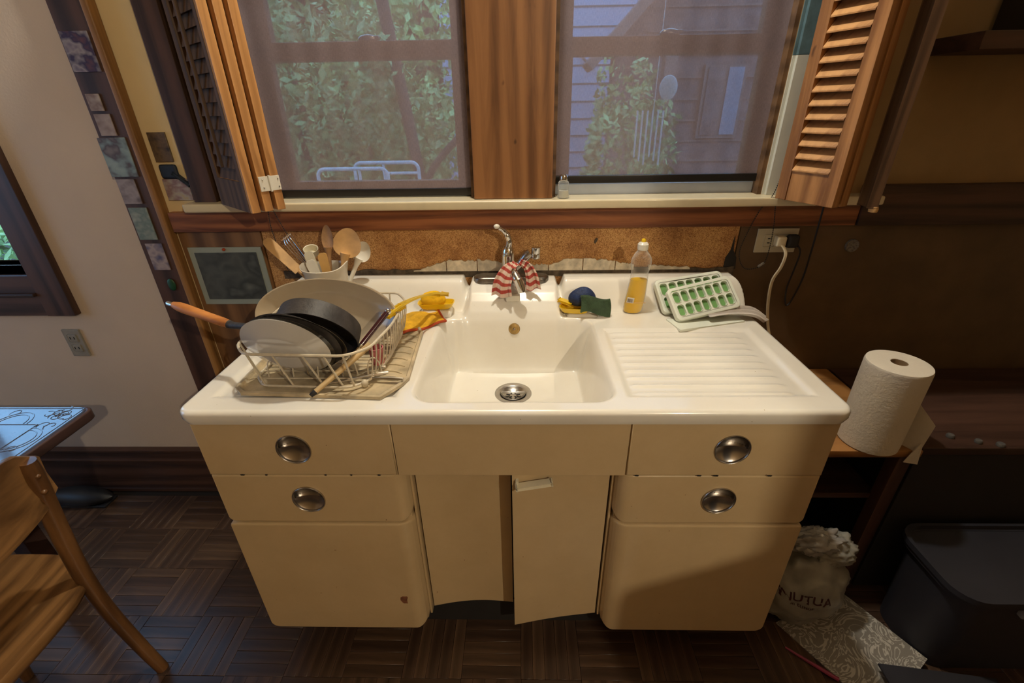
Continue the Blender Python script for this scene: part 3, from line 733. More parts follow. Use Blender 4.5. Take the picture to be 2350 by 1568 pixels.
# ================================================================== SINK TOP (one enamelled casting)
def smooth01(t): t = np.clip(t, 0, 1); return t*t*(3-2*t)
def sinkz(x, y):
    z = np.full_like(x, ZT)
    ax = np.abs(x)
    # rolled rim slightly above the recessed drainboards
    for sgn, xa, xb in ((1, .268, .712), (-1, .262, .712)):
        X = x*sgn; sd = np.minimum(np.minimum(X-xa, xb-X), np.minimum(y-.882, 1.255-y))
        z -= .0075*smooth01(sd/.022)
        inner = smooth01((X-.285)/.02)*smooth01((.672-X)/.03)
        for k in range(10):
            yy = .905+k*.0358
            z += .0042*np.exp(-((y-yy)/.0062)**2)*inner
    # rise towards the back
    t = np.clip((y-1.372)/.088, 0, 1); rise = .092*smooth01(t)
    rise = np.where(ax < .20, rise*smooth01((ax-.145)/.028), rise)
    z += rise
    # faucet block
    k = 1-smooth01((ax-.138)/.03)
    zb = np.interp(y, [1.280, 1.292, 1.302, 1.312, 1.322, 1.334, 1.350, 1.375, 1.400, 1.430, 1.450, 1.60], [.747, .757, .785, .830, .872, .908, .934, .960, .980, .998, 1.004, 1.010])
    # basin
    cx, cy, hx, hy, r = .008, 1.098, .246, .238, .060
    qx = np.abs(x-cx)-(hx-r); qy = np.abs(y-cy)-(hy-r)
    sd = -(np.hypot(np.maximum(qx, 0), np.maximum(qy, 0))+np.minimum(np.maximum(qx, qy), 0)-r)
    w = .054; s = np.clip(sd/w, 0, 1)
    dep = .18*(s*s*s*(s*(6*s-15)+10))
    lip = .5*(1-np.cos(PI*np.clip(sd/.012, 0, 1)))
    zz = z-dep
    # slope of basin floor towards the drain
    rd = np.hypot(x, y-1.171); zz += np.where(s > .98, .010*np.clip((rd-.05)/.22, 0, 1), .010*np.clip((rd-.05)/.22, 0, 1)*s**4)
    zz -= .016*(1-smooth01((rd-.040)/.006))
    out = np.where(y > 1.286, k*zb+(1-k)*zz, zz)
    # keep continuity inside the basin in front of the block
    # round outer edges
    e = np.minimum(np.minimum(.762-ax, y-.8248), np.where(y > 1.45, 1.512-y, 1)); R_ = .012
    e = np.clip(e, 0, R_); out -= R_-np.sqrt(np.maximum(R_*R_-(R_-e)**2, 0))
    return out
nx, ny = 400, 196
xs = np.linspace(-.762, .762, nx); ys = np.linspace(.8248, 1.512, ny)
# denser sampling next to the outer edge
def dens(a, lo, hi, m=.012, c=6):
    extra = lo+(1-np.cos(np.linspace(0, PI/2, c)))*m; extra2 = hi-(1-np.cos(np.linspace(0, PI/2, c)))*m
    mid = a[(a > lo+m*1.1) & (a < hi-m*1.1)]; return np.concatenate([extra, mid, extra2[::-1]])
xs = dens(xs, -.762, .762); ys = dens(ys, .8248, 1.512); nx, ny = len(xs), len(ys)
X, Y = np.meshgrid(xs, ys, indexing='ij'); Z = sinkz(X, Y)
# upper corners of the backsplash are rounded
cr = .045; tcx = np.clip((np.abs(X)-(.762-cr))/cr, 0, 1); Z = np.where(Y > 1.36, np.minimum(Z, ZT+.002+(.092)*1.0*np.sqrt(np.maximum(0, 1-tcx**2.4))+(0*Z)), Z)
Z = np.where(Y > 1.36, np.maximum(Z, .905), Z)
# plan-view rounding of the front corners
rc = .034; Xn, Yn = X.copy(), Y.copy()
for sgn in (-1, 1):
    dx = sgn*X-(.762-rc); dy = (.8248+rc)-Y; msk = (dx > 0) & (dy > 0)
    e = np.hypot(dx, dy)+1e-12; mm = np.maximum(dx, dy)
    Xn = np.where(msk, sgn*((.762-rc)+dx/e*mm), Xn); Yn = np.where(msk, (.8248+rc)-dy/e*mm, Yn)
vs = np.stack([Xn, Yn, Z], -1).reshape(-1, 3).tolist(); fs = []
for i in range(nx-1):
    for j in range(ny-1): fs.append((i*ny+j, (i+1)*ny+j, (i+1)*ny+j+1, i*ny+j+1))
per = [i*ny for i in range(nx)]+[(nx-1)*ny+j for j in range(1, ny)]+[i*ny+ny-1 for i in range(nx-2, -1, -1)]+[j for j in range(ny-2, 0, -1)]
b0 = len(vs); L = len(per)
for k, p in enumerate(per): vs.append([vs[p][0], vs[p][1], .8965])
for k, p in enumerate(per):
    x_, y_, _ = vs[p]; cxx, cyy = 0, 1.17; vs.append([x_-.004*np.sign(x_) if abs(x_) > .7 else x_, y_+(.004 if y_ < 1 else 0), .8835])
for k, p in enumerate(per):
    x_, y_, _ = vs[p]; vs.append([x_-.016*np.sign(x_) if abs(x_) > .7 else x_, y_+(.016 if y_ < 1 else 0), .8815])
for k in range(L):
    k2 = (k+1) % L; fs.append((per[k2], per[k], b0+k, b0+k2))
    for q in (0, 1): fs.append((b0+q*L+k2, b0+q*L+k, b0+(q+1)*L+k, b0+(q+1)*L+k2))
mb = MB(); mb.v = [tuple(v) for v in vs]; mb.f = fs
sink = thing('kitchen_sink', 'wide white enamelled sink top with basin between two ridged drainboards', 'sink', (0, 1.17, .8815))
obj('sink_top', mb, M['enamel'], sink, 60, fixn=False)
# strainer
zf = .724
dr_ = obj('drain_strainer', MB().lathe([(.036, .006), (.040, .016), (.047, .0195), (.056, .0185), (.058, .013), (.036, .006)], (0, 1.171, zf), 40), M['steel'], sink)
obj('strainer_basket', MB().lathe([(.0, .009), (.018, .008), (.030, .012), (.036, .019), (.0385, .0195), (.0375, .014), (.036, .006), (0, .006)], (0, 1.171, zf), 36), M['steel'], dr_)
sl = MB()
for a in range(6):
    t = a*PI/3; sl.obox((.010*math.cos(t), 1.171+.010*math.sin(t), zf+.0105), (.021*math.cos(t), 1.171+.021*math.sin(t), zf+.0125), .004, .002)
obj('drain_slot', sl, M['slot'], dr_)
obj('basket_bar', MB().tube([(-.034, 1.171, zf+.020), (-.015, 1.166, zf+.023), (.015, 1.166, zf+.023), (.034, 1.171, zf+.020)], .0028, 8), M['steel'], dr_)
nrm = Vector((0, -.95, .31)).normalized()
ov = obj('overflow_cap', MB().lathe([(0, .002), (.012, .0025), (.0165, .0015), (.0185, -.002), (.0185, -.006)], (.003, 1.3240, .886), 32, ax=nrm), plain('tarnished_brass', (.42, .27, .09), .45, .6, var=.4, vs=60), sink)
obj('cap_screw', MB().lathe([(0, .005), (.004, .0045), (.0048, .002)], (.003, 1.3240, .886), 12, ax=nrm), M['dark_steel'], ov)

# ================================================================== FAUCET
fz = 1.008
fau = thing('faucet', 'chrome lever faucet on a long base plate behind the basin', 'faucet', (-.008, 1.455, fz))
P = [(-.104+.03*math.cos(a), 1.462+.030*math.sin(a)) for a in np.linspace(PI/2, 3*PI/2, 12)]+[(.088+.03*math.cos(a), 1.462+.030*math.sin(a)) for a in np.linspace(-PI/2, PI/2, 12)]
bp = MB(); base = []
for (ins, zz) in ((0, -.006), (0, .006), (.003, .011), (.009, .0135)):
    base.append([(x-ins*np.sign(x+.008)*(1 if abs(x+.008) > .09 else .2), 1.462+(y-1.462)*(1-ins/.03), fz+zz) for x, y in P])
n = len(P); vs = [p for r in base for p in r]; fs = [(i*n+k, i*n+(k+1) % n, (i+1)*n+(k+1) % n, (i+1)*n+k) for i in range(3) for k in range(n)]+[tuple(3*n+k for k in range(n)), tuple(range(n))[::-1]]
bp.add(vs, fs); obj('base_plate', bp, plain('worn_dull_chrome', (.24, .22, .20), .34, 1, var=.25, vs=60), fau, 50)
bx, by = -.016, 1.462
obj('faucet_body', MB().lathe([(.026, .012), (.024, .02), (.021, .05), (.021, .078), (.022, .080), (.0215, .095), (.016, .110), (.010, .118), (0, .121)], (bx, by, fz), 28), M['chrome'], fau)
lv = obj('lever_handle', MB().tube(bez([(bx, by-.004, fz+.105), (bx+.004, by-.005, fz+.128), (bx-.002, by-.008, fz+.150), (bx-.012, by-.012, fz+.163), (bx-.028, by-.02, fz+.176)], 20), [.0115]*6+[.0105]*5+[.008]*5+[.0065]*5, 12), M['chrome'], fau)
obj('lever_tip', MB().ball((bx-.034, by-.024, fz+.181), (.010, .009, .0075), 12, 8), M['white_plastic'], lv)
obj('handle_screw', MB().ball((bx-.003, by-.022, fz+.092), .005, 10, 8), M['chrome'], fau)
obj('spout', MB().tube(bez([(bx+.004, by-.012, fz+.045), (bx+.012, by-.05, fz+.052), (bx+.022, by-.09, fz+.045), (bx+.034, by-.112, fz+.028)], 18), [.015]*8+[.0135]*11, 16), M['chrome'], fau)
obj('spout_nozzle', MB().lathe([(.0125, 0), (.0145, .002), (.0155, .03), (.0145, .046), (.011, .046), (.010, .040)], (.014, 1.352, 1.048), 22, ax=(.33, -.10, -.94)), M['chrome'], fau)
# side diverter arm with cap
dv = obj('filter_arm', MB().tube(bez([(bx+.012, by-.028, fz+.030), (.02, 1.425, fz+.060), (.045, 1.42, fz+.092), (.055, 1.42, fz+.100)], 16), [.012]*9+[.014]*8, 14), M['dark_steel'], fau)
obj('filter_cap', MB().lathe([(.010, -.003), (.0145, 0), (.0145, .014), (.0135, .0155), (.0145, .017), (.0145, .034), (.012, .0355)], (.072, 1.42, fz+.084), 24, ax=(.05, .0, 1)), M['chrome'], dv)
# white bracket below
tag(obj('plastic_bracket', MB().box(-.024, .022, 1.366, 1.392, .962, .984, .004).box(-.030, -.006, 1.37, 1.40, .975, .995, .004), M['white_plastic']), 'small white plastic bracket clipped below the faucet spout', 'bracket')

# ================================================================== STRIPED CLOTH (draped over spout)
def cloth_strip(spine, widths, name, m, thick=.0022, fold=.004, folds=3, v0=0, v1=1, parent=None, side=(1, 0, 0), seed=0, uv_flip=False):
    """sheet that follows a spine; every row spans +-width along 'side' with folds across"""
    P = bez(spine, 40); n = len(P); m_ = 22; rows = []
    wd = np.interp(np.linspace(0, 1, n), np.linspace(0, 1, len(widths)), widths)
    for i, p in enumerate(P):
        t = (P[min(i+1, n-1)]-P[max(i-1, 0)]).normalized(); s = Vector(side); s = (s-t*s.dot(t)).normalized(); nn = t.cross(s)
        row = []
        for j in range(m_+1):
            u = j/m_*2-1; q = i/(n-1)
            off = fold*(math.sin(u*PI*folds+seed+q*1.5)+.4*math.sin(u*PI*folds*2.3+seed*2))*min(1, .35+q)
            row.append(p+s*u*wd[i]+nn*off+t*.004*math.sin(u*4+seed)*q)
        rows.append(row)
    back = [[p+Vector((0, thick, thick*.3)) for p in r] for r in rows]
    mb = MB(); mb.grid(rows); k = len(mb.v); mb.grid(back); mb.f = mb.f[:(n-1)*m_]+[f[::-1] for f in mb.f[(n-1)*m_:]]
    w_ = m_+1
    for i in range(n-1): mb.f += [(i*w_, k+i*w_, k+(i+1)*w_, (i+1)*w_), (i*w_+m_, (i+1)*w_+m_, k+(i+1)*w_+m_, k+i*w_+m_)]
    for j in range(m_): mb.f += [(j, j+1, k+j+1, k+j), ((n-1)*w_+j, k+(n-1)*w_+j, k+(n-1)*w_+j+1, (n-1)*w_+j+1)]
    uv = [(j/m_, v0+(v1-v0)*i/(n-1)) for i in range(n) for j in range(w_)]*2
    return mb, uv
def obj_uv(name, mb, uv, m, parent=None, **k):
    o = obj(name, mb, m, parent, fixn=False, smooth=70, **k); me = o.data; l = me.uv_layers.new(name='UVMap')
    for p in me.loops: l.data[p.index].uv = uv[p.vertex_index]
    return o
dc = thing('dish_cloth', 'red and cream striped dish cloth draped over the faucet spout', 'cloth', (-.01, 1.39, 1.0))
mb, uv = cloth_strip([(.012, 1.402, 1.080), (-.006, 1.388, 1.072), (-.022, 1.374, 1.050), (-.034, 1.362, 1.020), (-.036, 1.356, .985)], [.016, .02, .026, .030, .034], '', None, folds=2, fold=.0045, side=(1, -.25, .1), seed=1, v0=0, v1=1)
obj_uv('hanging_fold', mb, uv, M['stripe'], dc)
mb, uv = cloth_strip([(.022, 1.402, 1.084), (.046, 1.396, 1.070), (.060, 1.386, 1.040), (.066, 1.378, 1.000)], [.010, .014, .020, .024], '', None, folds=1.5, fold=.004, side=(1, -.2, -.1), seed=3, v0=0, v1=.85)
obj_uv('hanging_fold', mb, uv, M['stripe'], dc)

# ================================================================== DRAIN TRAY, RACK AND DISHES
ZD = ZT-.0035
TP = [(-.640, .892), (-.300, .872), (-.262, .930), (-.252, .96), (-.268, 1.22), (-.300, 1.285), (-.66, 1.30), (-.675, 1.27), (-.665, .915)]
tr = thing('drain_tray', 'stained ivory plastic drip tray under the dish rack', 'tray', (-.46, 1.08, ZD))
def inset(poly, d):
    c = Vector((sum(p[0] for p in poly)/len(poly), sum(p[1] for p in poly)/len(poly)))
    return [tuple(Vector(p)+(c-Vector(p)).normalized()*d) for p in poly]
rings = [(TP, .001), (TP, .009), (inset(TP, .008), .010), (inset(TP, .013), .0035), (inset(TP, .05), .003)]
vs = []; n = len(TP)
for p, z in rings: vs += [(x, y, ZD+.004+z) for x, y in p]
fs = [(i*n+k, i*n+(k+1) % n, (i+1)*n+(k+1) % n, (i+1)*n+k) for i in range(4) for k in range(n)]+[tuple(4*n+k for k in range(n)), tuple(range(n))[::-1]]
obj('tray_base', MB().add(vs, fs), M['tray_mat'], tr, 30)
for k in range(8):
    yy = .96+k*.034
    obj('tray_ridge', MB().tube(bez([(-.345, yy, ZD+.0075), (-.32, yy+.004, ZD+.0085), (-.295, yy+.001, ZD+.0085), (-.278, yy-.008, ZD+.0075)], 10), .0022, 6), M['tray_mat'], tr)
rk = thing('dish_rack', 'ivory wire dish rack holding plates and pans on left drainboard', 'rack', (-.47, 1.08, ZD+.006))
ZR = 1.030; ZB = .9345
rim = [(-.648, .945), (-.608, .897), (-.37, .886), (-.325, .925), (-.306, 1.05), (-.307, 1.215), (-.345, 1.278), (-.60, 1.285), (-.65, 1.24)]
def rnd(poly, z, k=3):
    out = []
    N = len(poly)
    for i in range(N):
        a, b, c_ = Vector(poly[i-1]), Vector(poly[i]), Vector(poly[(i+1) % N])
        d1 = (a-b); d2 = (c_-b); r = min(.02, d1.length*.4, d2.length*.4)
        p0 = b+d1.normalized()*r; p1 = b+d2.normalized()*r
        for j in range(k+1):
            t = j/k; q = p0*(1-t)**2+b*2*t*(1-t)+p1*t*t; out.append((q.x, q.y, z))
    return out
obj('rim_wire', MB().tube(rnd(rim, ZR), .0034, 8, closed=True), M['rack_wire'], rk)
bot = [(x*.93-.033 if False else -.475+(x+.475)*.90, 1.085+(y-1.085)*.91) for x, y in rim]
obj('base_wire', MB().tube(rnd(bot, ZB), .003, 8, closed=True), M['rack_wire'], rk)
# side bars of the right-hand side, close together
for k in range(14):
    y = .935+k*.0215
    x = np.interp(y, [.925, 1.05, 1.215, 1.278], [-.325, -.306, -.307, -.345]); xb = -.475+(x+.475)*.90
    obj('side_wire', MB().tube(bez([(x, y, ZR), (x-.002, y, ZR-.03), (xb+.004, y, ZB+.015), (xb-.006, y, ZB+.001)], 10), .0018, 6), M['rack_wire'], rk)
for (x, y, xb, yb) in [(-.60, .897, -.592, .920), (-.54, .894, -.52, .914), (-.47, .891, -.445, .912), (-.42, .888, -.40, .912), (-.375, .888, -.372, .911), (-.648, .955, -.632, .97), (-.65, 1.06, -.632, 1.06), (-.65, 1.2, -.632, 1.19), (-.56, 1.284, -.55, 1.262), (-.46, 1.282, -.46, 1.262), (-.37, 1.278, -.37, 1.262)]:
    obj('side_wire', MB().tube([(x, y, ZR), (xb, yb, ZB)], .0024, 6), M['rack_wire'], rk)
for k in range(9):
    y = .95+k*.036
    obj('floor_wire', MB().tube([(-.628, y, ZB-.002), (-.328, y, ZB-.002)], .0018, 6), M['rack_wire'], rk)
for k in range(5):
    x = -.60+k*.062; y = .955+.0*k
    obj('divider_wire', MB().tube(bez([(x, y, ZB), (x+.004, y+.002, ZB+.035), (x+.016, y+.006, ZB+.050), (x+.028, y+.01, ZB+.035), (x+.032, y+.012, ZB)], 14), .0018, 6), M['rack_wire'], rk)
for (x, y) in ((-.60, .93), (-.352, .925), (-.60, 1.25), (-.36, 1.25)):
    obj('rack_foot', MB().ball((x, y, ZD+.0165), (.0085, .0085, .0105), 12, 8), M['rack_wire'], rk)
def ndir(az, el): return Vector((math.cos(el)*math.cos(az), math.cos(el)*math.sin(az), math.sin(el)))
N1 = ndir(-1.63, -.45)
C1 = Vector((-.526, .917, 1.0175))
pl = obj('dinner_plate', MB().lathe([(0, -.0015), (.055, -.001), (.062, .002), (.088, .010), (.1012, .0135), (.1022, .0115), (.09, .006), (.064, -.004), (.056, -.008), (0, -.0075)], C1-N1*.0095, 64, ax=-N1*1.0), M['plate_white'])
tag(pl, 'white dinner plate at the front of the dish rack', 'plate')
def disc(C_, r, m, label, cat, name, deep=.010):
    o = obj(name, MB().lathe([(0, 0), (r*.72, 0), (r*.86, deep*.6), (r*.985, deep), (r, deep-.002), (r*.87, deep*.6-.003), (r*.74, -.0035), (0, -.0035)], C_, 64, ax=-N1), m)
    return tag(o, label, cat)
disc(Vector((-.519, .932, 1.024)), .1045, M['dark_plate'], 'black enamel plate right behind the white dinner plate', 'plate', 'enamel_plate')
disc(Vector((-.511, .946, 1.026)), .107, M['iron'], 'dull black baking plate between the black enamel plate and the skillet', 'plate', 'baking_plate')
# wooden handled pan lying behind the plate
N2 = ndir(-1.66, -.55)
sk = thing('skillet', 'black iron skillet leaning in the rack with its thick side up', 'pan', (-.50, 1.01, .93))
Ck = Vector((-.472, .978, 1.032)); R_ = .101
obj('pan_body', MB().lathe([(0, .050), (R_*.90, .050), (R_*.96, .046), (R_*1.0, .002), (R_*1.01, 0), (R_*.985, 0), (R_*.94, .043), (0, .045)], Ck, 64, ax=-N2), M['iron'], sk)
hp = thing('frying_pan', 'thin steel frying pan with an orange wooden handle pointing left', 'pan', (-.6, .95, .935))
Cp = Vector((-.503, .960, 1.031))
obj('pan_body', MB().lathe([(0, .006), (.079, .006), (.093, .004), (.108, -.001), (.110, -.0005), (.094, .006), (.080, .0085), (0, .0085)], Cp, 64, ax=-N2), M['dark_steel'], hp)
ha = Vector((-.600, .945, 1.105)); hb = Vector((-.650, .955, 1.118)); hc = Vector((-.80, 1.0, 1.118))
# handle runs to the upper left
h0 = Vector((-.590, .945, 1.075)); h1 = Vector((-.672, .985, 1.062)); h2 = Vector((-.835, 1.03, 1.098)); h3 = Vector((-.850, 1.035, 1.100))
obj('handle_ferrule', MB().tube([h0, h1, h1+(h2-h1)*.06], [.006, .009, .0105], 12), M['iron'], hp)
pts = [h1+(h2-h1)*(.05+.95*t) for t in np.linspace(0, 1, 12)]
obj('pan_handle', MB().tube(pts, [.0095, .011, .0115, .0115, .0115, .0118, .0120, .0122, .0125, .0125, .0115, .008], 14), M['handle_wood'], hp, label='orange turned wooden handle')
obj('handle_ring', MB().tube([h2-(h3-h2)*.2, h3, h3+(h3-h2)*.4], [.006, .007, .003], 10), M['chrome'], hp)
# oval platter
N3 = ndir(-1.66, .42)
pt_ = MB(); PC = Vector((-.512, 1.135, 1.018))
ax = N3; u = Vector((0, 0, 1)).cross(ax).normalized(); w = ax.cross(u)
prof = [(0, -.030), (.55, -.030), (.70, -.026), (.86, -.008), (.93, -.001), (.965, .0035), (.99, .0035), (1.0, 0), (.995, -.005), (.88, -.016), (.71, -.034), (0, -.036)]
n = 80; vs = []; fs = []
for (r, h) in prof:
    for k in range(n):
        a = 2*PI*k/n; vs.append(PC+ax*h+u*math.cos(a)*r*.206+w*math.sin(a)*r*.104)
for i in range(len(prof)-1):
    for k in range(n): fs.append((i*n+k, i*n+(k+1) % n, (i+1)*n+(k+1) % n, (i+1)*n+k))
pt_.add(vs, fs); tag(obj('oval_platter', pt_, M['platter']), 'large beige oval platter leaning at the back of the rack', 'platter')
# knife with maroon handle
kn = thing('table_knife', 'knife with maroon handle and silver ends leaning in the rack corner', 'knife', (-.36, 1.0, .93))
ka = Vector((-.372, 1.000, 1.000)); kb = Vector((-.317, 1.065, 1.058)); kd = (kb-ka).normalized()
obj('knife_handle', MB().tube([ka, ka+kd*.03, kb], [.0062, .0068, .0072], 12), M['maroon'], kn)
obj('knife_bolster', MB().tube([ka-kd*.010, ka-kd*.004, ka], [.0045, .0070, .0062], 12).ball(kb+kd*.004, .0085, 12, 8), M['chrome'], kn, label='silver ferrule and cap')
obj('knife_blade', MB().obox(ka-kd*.065, ka-kd*.008, .010, .0016, upv=(.8, -.5, 0)), M['chrome'], kn)
# yellow slotted server
ys = thing('dish_brush', 'yellow plastic slotted handle lying over the rack corner', 'brush', (-.28, 1.22, 1.0))
P0 = Vector((-.333, 1.10, 1.032)); P1 = Vector((-.285, 1.20, 1.040)); P2 = Vector((-.215, 1.345, 1.000)); P3 = Vector((-.30, 1.16, 1.036))
sp = [P0, Vector((-.312, 1.135, 1.042)), P1, Vector((-.25, 1.275, 1.026)), P2]
for sgn in (-1, 1):
    off = Vector((.0085, -.004, .003))*sgn
    q_ = [P0+off*.7, sp[1]+off*1.1, P1+off*1.3, sp[3]+off*1.3, P2+off*1.1]; pb = bez(q_, 24); so = off.normalized()*.0052; up_ = Vector((0, 0, .0032)); mb = MB()
    mb.grid([[p-so-up_, p+so-up_, p+so+up_, p-so+up_, p-so-up_] for p in pb])
    for p in (pb[0], pb[-1]): mb.add([p-so-up_, p+so-up_, p+so+up_, p-so+up_], [(0, 1, 2, 3)])
    obj('brush_rail', mb, M['yellow'], ys, 30)
obj('brush_handle', MB().obox(P0, P1*.6+P0*.4, .020, .007, bev=.003).obox(sp[3]*.55+P2*.45, P2, .022, .007, bev=.003), M['yellow'], ys)
# wooden spoon across rack
ws = thing('wooden_spoon', 'slim wooden spoon slanting through the front corner of the rack', 'spoon', (-.40, .93, ZB))
q0 = Vector((-.455, .885, .936)); q1 = Vector((-.350, 1.000, 1.000))
obj('spoon_handle', MB().tube([q0, (q0+q1)/2, q1], [.0062, .0075, .0085], 12), M['pale_handle'], ws)
obj('spoon_tip', MB().tube([q0-(q1-q0).normalized()*.014, q0], [.005, .0066], 12), M['rubber'], ws)
# cutlery on the tray
for (a, b, nm, lb, cat) in (((-.44, .955, ZD+.016), (-.262, .940, ZD+.020), 'fork', 'silver fork pointing right, its tip past the tray edge', 'fork'),
                       ((-.44, .925, ZD+.016), (-.305, .968, ZD+.022), 'dinner_knife', 'silver dinner knife lying on tray below the rack corner', 'knife'),
                       ((-.40, .972, ZD+.018), (-.315, .985, ZD+.028), 'teaspoon', 'small silver spoon lying behind the other cutlery on tray', 'spoon')):
    a = Vector(a); b = Vector(b); d = (b-a)
    tag(obj(nm, MB().tube([a, a+d*.3, a+d*.6, a+d*.85, b], [.0022, .0026, .0034, .0058, .003], 8), M['steel']), lb, cat, 'cutlery on the drip tray')
# pink netting bag standing in the rack
tag(obj('scrub_cup', MB().lathe([(.016, 0), (.018, .03), (.0185, .045), (.016, .045), (.015, .004)], (-.345, 1.02, ZB+.002), 16), plain('pink_mesh_plastic', (.55, .16, .16), .6, var=.3, vs=60)), 'small pink cup inside the right end of the rack', 'cup')

# ================================================================== UTENSIL CROCK
cx_, cy_ = -.598, 1.385
ck = thing('utensil_crock', 'grey-white glazed crock holding wooden spoons behind the platter', 'crock', (cx_, cy_, ZT))
n = 48; prof = [(.060, .004), (.062, .03), (.063, .09), (.067, .142), (.072, .160), (.0695, .1615), (.063, .144), (.060, .09), (.058, .02)]
vs = []; fs = []
for i, (r, h) in enumerate(prof):
    for k in range(n):
        a = 2*PI*k/n; lift = .016*max(0, math.cos(a))**6+.010*max(0, math.cos(a-PI))**8 if h > .15 else 0
        vs.append((cx_+r*math.cos(a)*(1+.04*(h > .15)), cy_+r*math.sin(a)*.92, ZT+h+lift))
fs = [(i*n+k, i*n+(k+1) % n, (i+1)*n+(k+1) % n, (i+1)*n+k) for i in range(len(prof)-1) for k in range(n)]+[tuple(range(n))[::-1], tuple(8*n+k for k in range(n))]
obj('crock_body', MB().add(vs, fs), M['crock'], ck, 60)
def spoon(name, base, head, hl, hw, tilt_n, m, label, cat, neck=.006, cup=.006, flat=False, group='utensils in the crock'):
    """handle from base to neck; oval bowl centred on head, long axis = spoon direction, facing tilt_n"""
    base = Vector(base); head = Vector(head); d = (head-base).normalized(); nn = Vector(tilt_n); nn = (nn-d*nn.dot(d)).normalized(); s = d.cross(nn)
    t = thing(name, label, cat, base, group)
    obj('handle', MB().tube([base, head-d*hl*1.5, head-d*hl*1.0, head-d*hl*.72], [neck, neck*1.2, neck*1.9, neck*2.3], 12), m, t)
    rows = 12; n = 28; P = []; vs = []; fs = []
    mb = MB()
    for side in (0, 1):
        P = []
        for i in range(rows+1):
            r = i/rows
            row = []
            for k in range(n+1):
                a = 2*PI*k/n; ex = math.cos(a); ey = math.sin(a)
                wd = hw*(1-.18*ex if not flat else 1)
                h = -cup*(1-r*r)+(0 if side == 0 else -.0035*(1-r**6))
                row.append(head+d*hl*ex*r+s*wd*ey*r+nn*h)
            P.append(row)
        mb.grid(P)
    obj('spoon_bowl' if not flat else 'blade', mb, m, t, 70); return t
spoon('wooden_spoon', (-.60, 1.39, ZT+.012), (-.592, 1.432, 1.160), .040, .023, (-.35, -1, .2), M['spoon_wood_dark'], 'darker wooden spoon with narrow head, left of the large one in crock', 'spoon')
spoon('wooden_spoon', (-.585, 1.37, ZT+.012), (-.528, 1.425, 1.145), .047, .047, (-.1, -1, .25), M['spoon_wood'], 'large round-headed pale wooden spoon in the crock', 'spoon', neck=.007)
spoon('ladle', (-.58, 1.38, ZT+.012), (-.492, 1.440, 1.112), .034, .030, (.1, -1, .3), M['white_plastic'], 'white plastic ladle head peeking out behind the large wooden spoon', 'ladle', cup=.014)
def spatula(name, a, b, w, th, m, label, nn=(0, -1, .4), cat='spatula', taper=.8):
    a = Vector(a); b = Vector(b); d = (b-a).normalized(); nn = Vector(nn); nn = (nn-d*nn.dot(d)).normalized(); s = d.cross(nn); L_ = (b-a).length
    t = thing(name, label, cat, a, 'utensils in the crock')
    c0 = a+d*L_*.55
    obj('handle', MB().tube([a, c0], .0055, 8), m, t)
    outl = [(-.0, -.5*taper*w), (L_*.36, -.5*w), (L_*.42, -.42*w), (L_*.45, -.2*w), (L_*.45, .25*w), (L_*.43, .45*w), (L_*.36, .5*w), (0, .5*taper*w)]
    P = [c0+d*x+s*y for x, y in outl]; k = len(P); vs = [p+nn*th/2 for p in P]+[p-nn*th/2 for p in P]
    obj('blade', MB().add(vs, [tuple(range(k)), tuple(range(2*k-1, k-1, -1))]+[(i, i+k, (i+1) % k+k, (i+1) % k) for i in range(k)]), m, t, 30); return t
spatula('wooden_spatula', (-.575, 1.375, ZT+.02), (-.790, 1.425, 1.158), .036, .005, M['spoon_wood'], 'long flat wooden spatula leaning far out to the left of crock', nn=(.5, -.8, .6))
spatula('silicone_spatula', (-.60, 1.375, ZT+.02), (-.650, 1.40, 1.125), .030, .006, M['cream_plastic'], 'taller cream silicone spatula with slanted tip in the crock')
spatula('silicone_spatula', (-.585, 1.355, ZT+.02), (-.632, 1.362, 1.108), .030, .006, M['white_plastic'], 'shorter white silicone spatula in front of the cream one', nn=(.1, -1, .4))
spatula('bamboo_spatula', (-.585, 1.38, ZT+.02), (-.606, 1.40, 1.120), .030, .005, M['orange_wood'], 'orange bamboo spatula with angular tip in the crock')
wk = thing('wire_whisk', 'steel wire whisk leaning left behind the wooden spatula', 'whisk', (-.60, 1.40, ZT+.02), 'utensils in the crock')
obj('whisk_handle', MB().tube([(-.585, 1.39, ZT+.02), (-.648, 1.41, 1.06)], .006, 10), M['steel'], wk)
wa = Vector((-.648, 1.41, 1.06)); wd = Vector((-.075, .02, .105)); ws_ = Vector((.5, 0, .35)).normalized()
for k in range(5):
    s = (k-2)/2*.017
    obj('whisk_wire', MB().tube(bez([wa, wa+wd*.4+ws_*s*.8, wa+wd*.85+ws_*s*1.1, wa+wd*1.02+ws_*s*.7+Vector((0, .008, 0))], 12), .0011, 5), M['chrome'], wk)
obj('whisk_bar', MB().tube([wa+wd*1.0-ws_*.020, wa+wd*.98+ws_*.022], .0013, 5), M['chrome'], wk)
tag(obj('measuring_cup_rim', MB().lathe([(.020, 0), (.0225, .02), (.0235, .022), (.021, .021), (.018, .002)], (-.655, 1.44, 1.105), 24, ax=(.1, -.4, 1)), M['cream_plastic']), 'round cream measuring cup behind the silicone spatulas', 'cup', 'utensils in the crock')

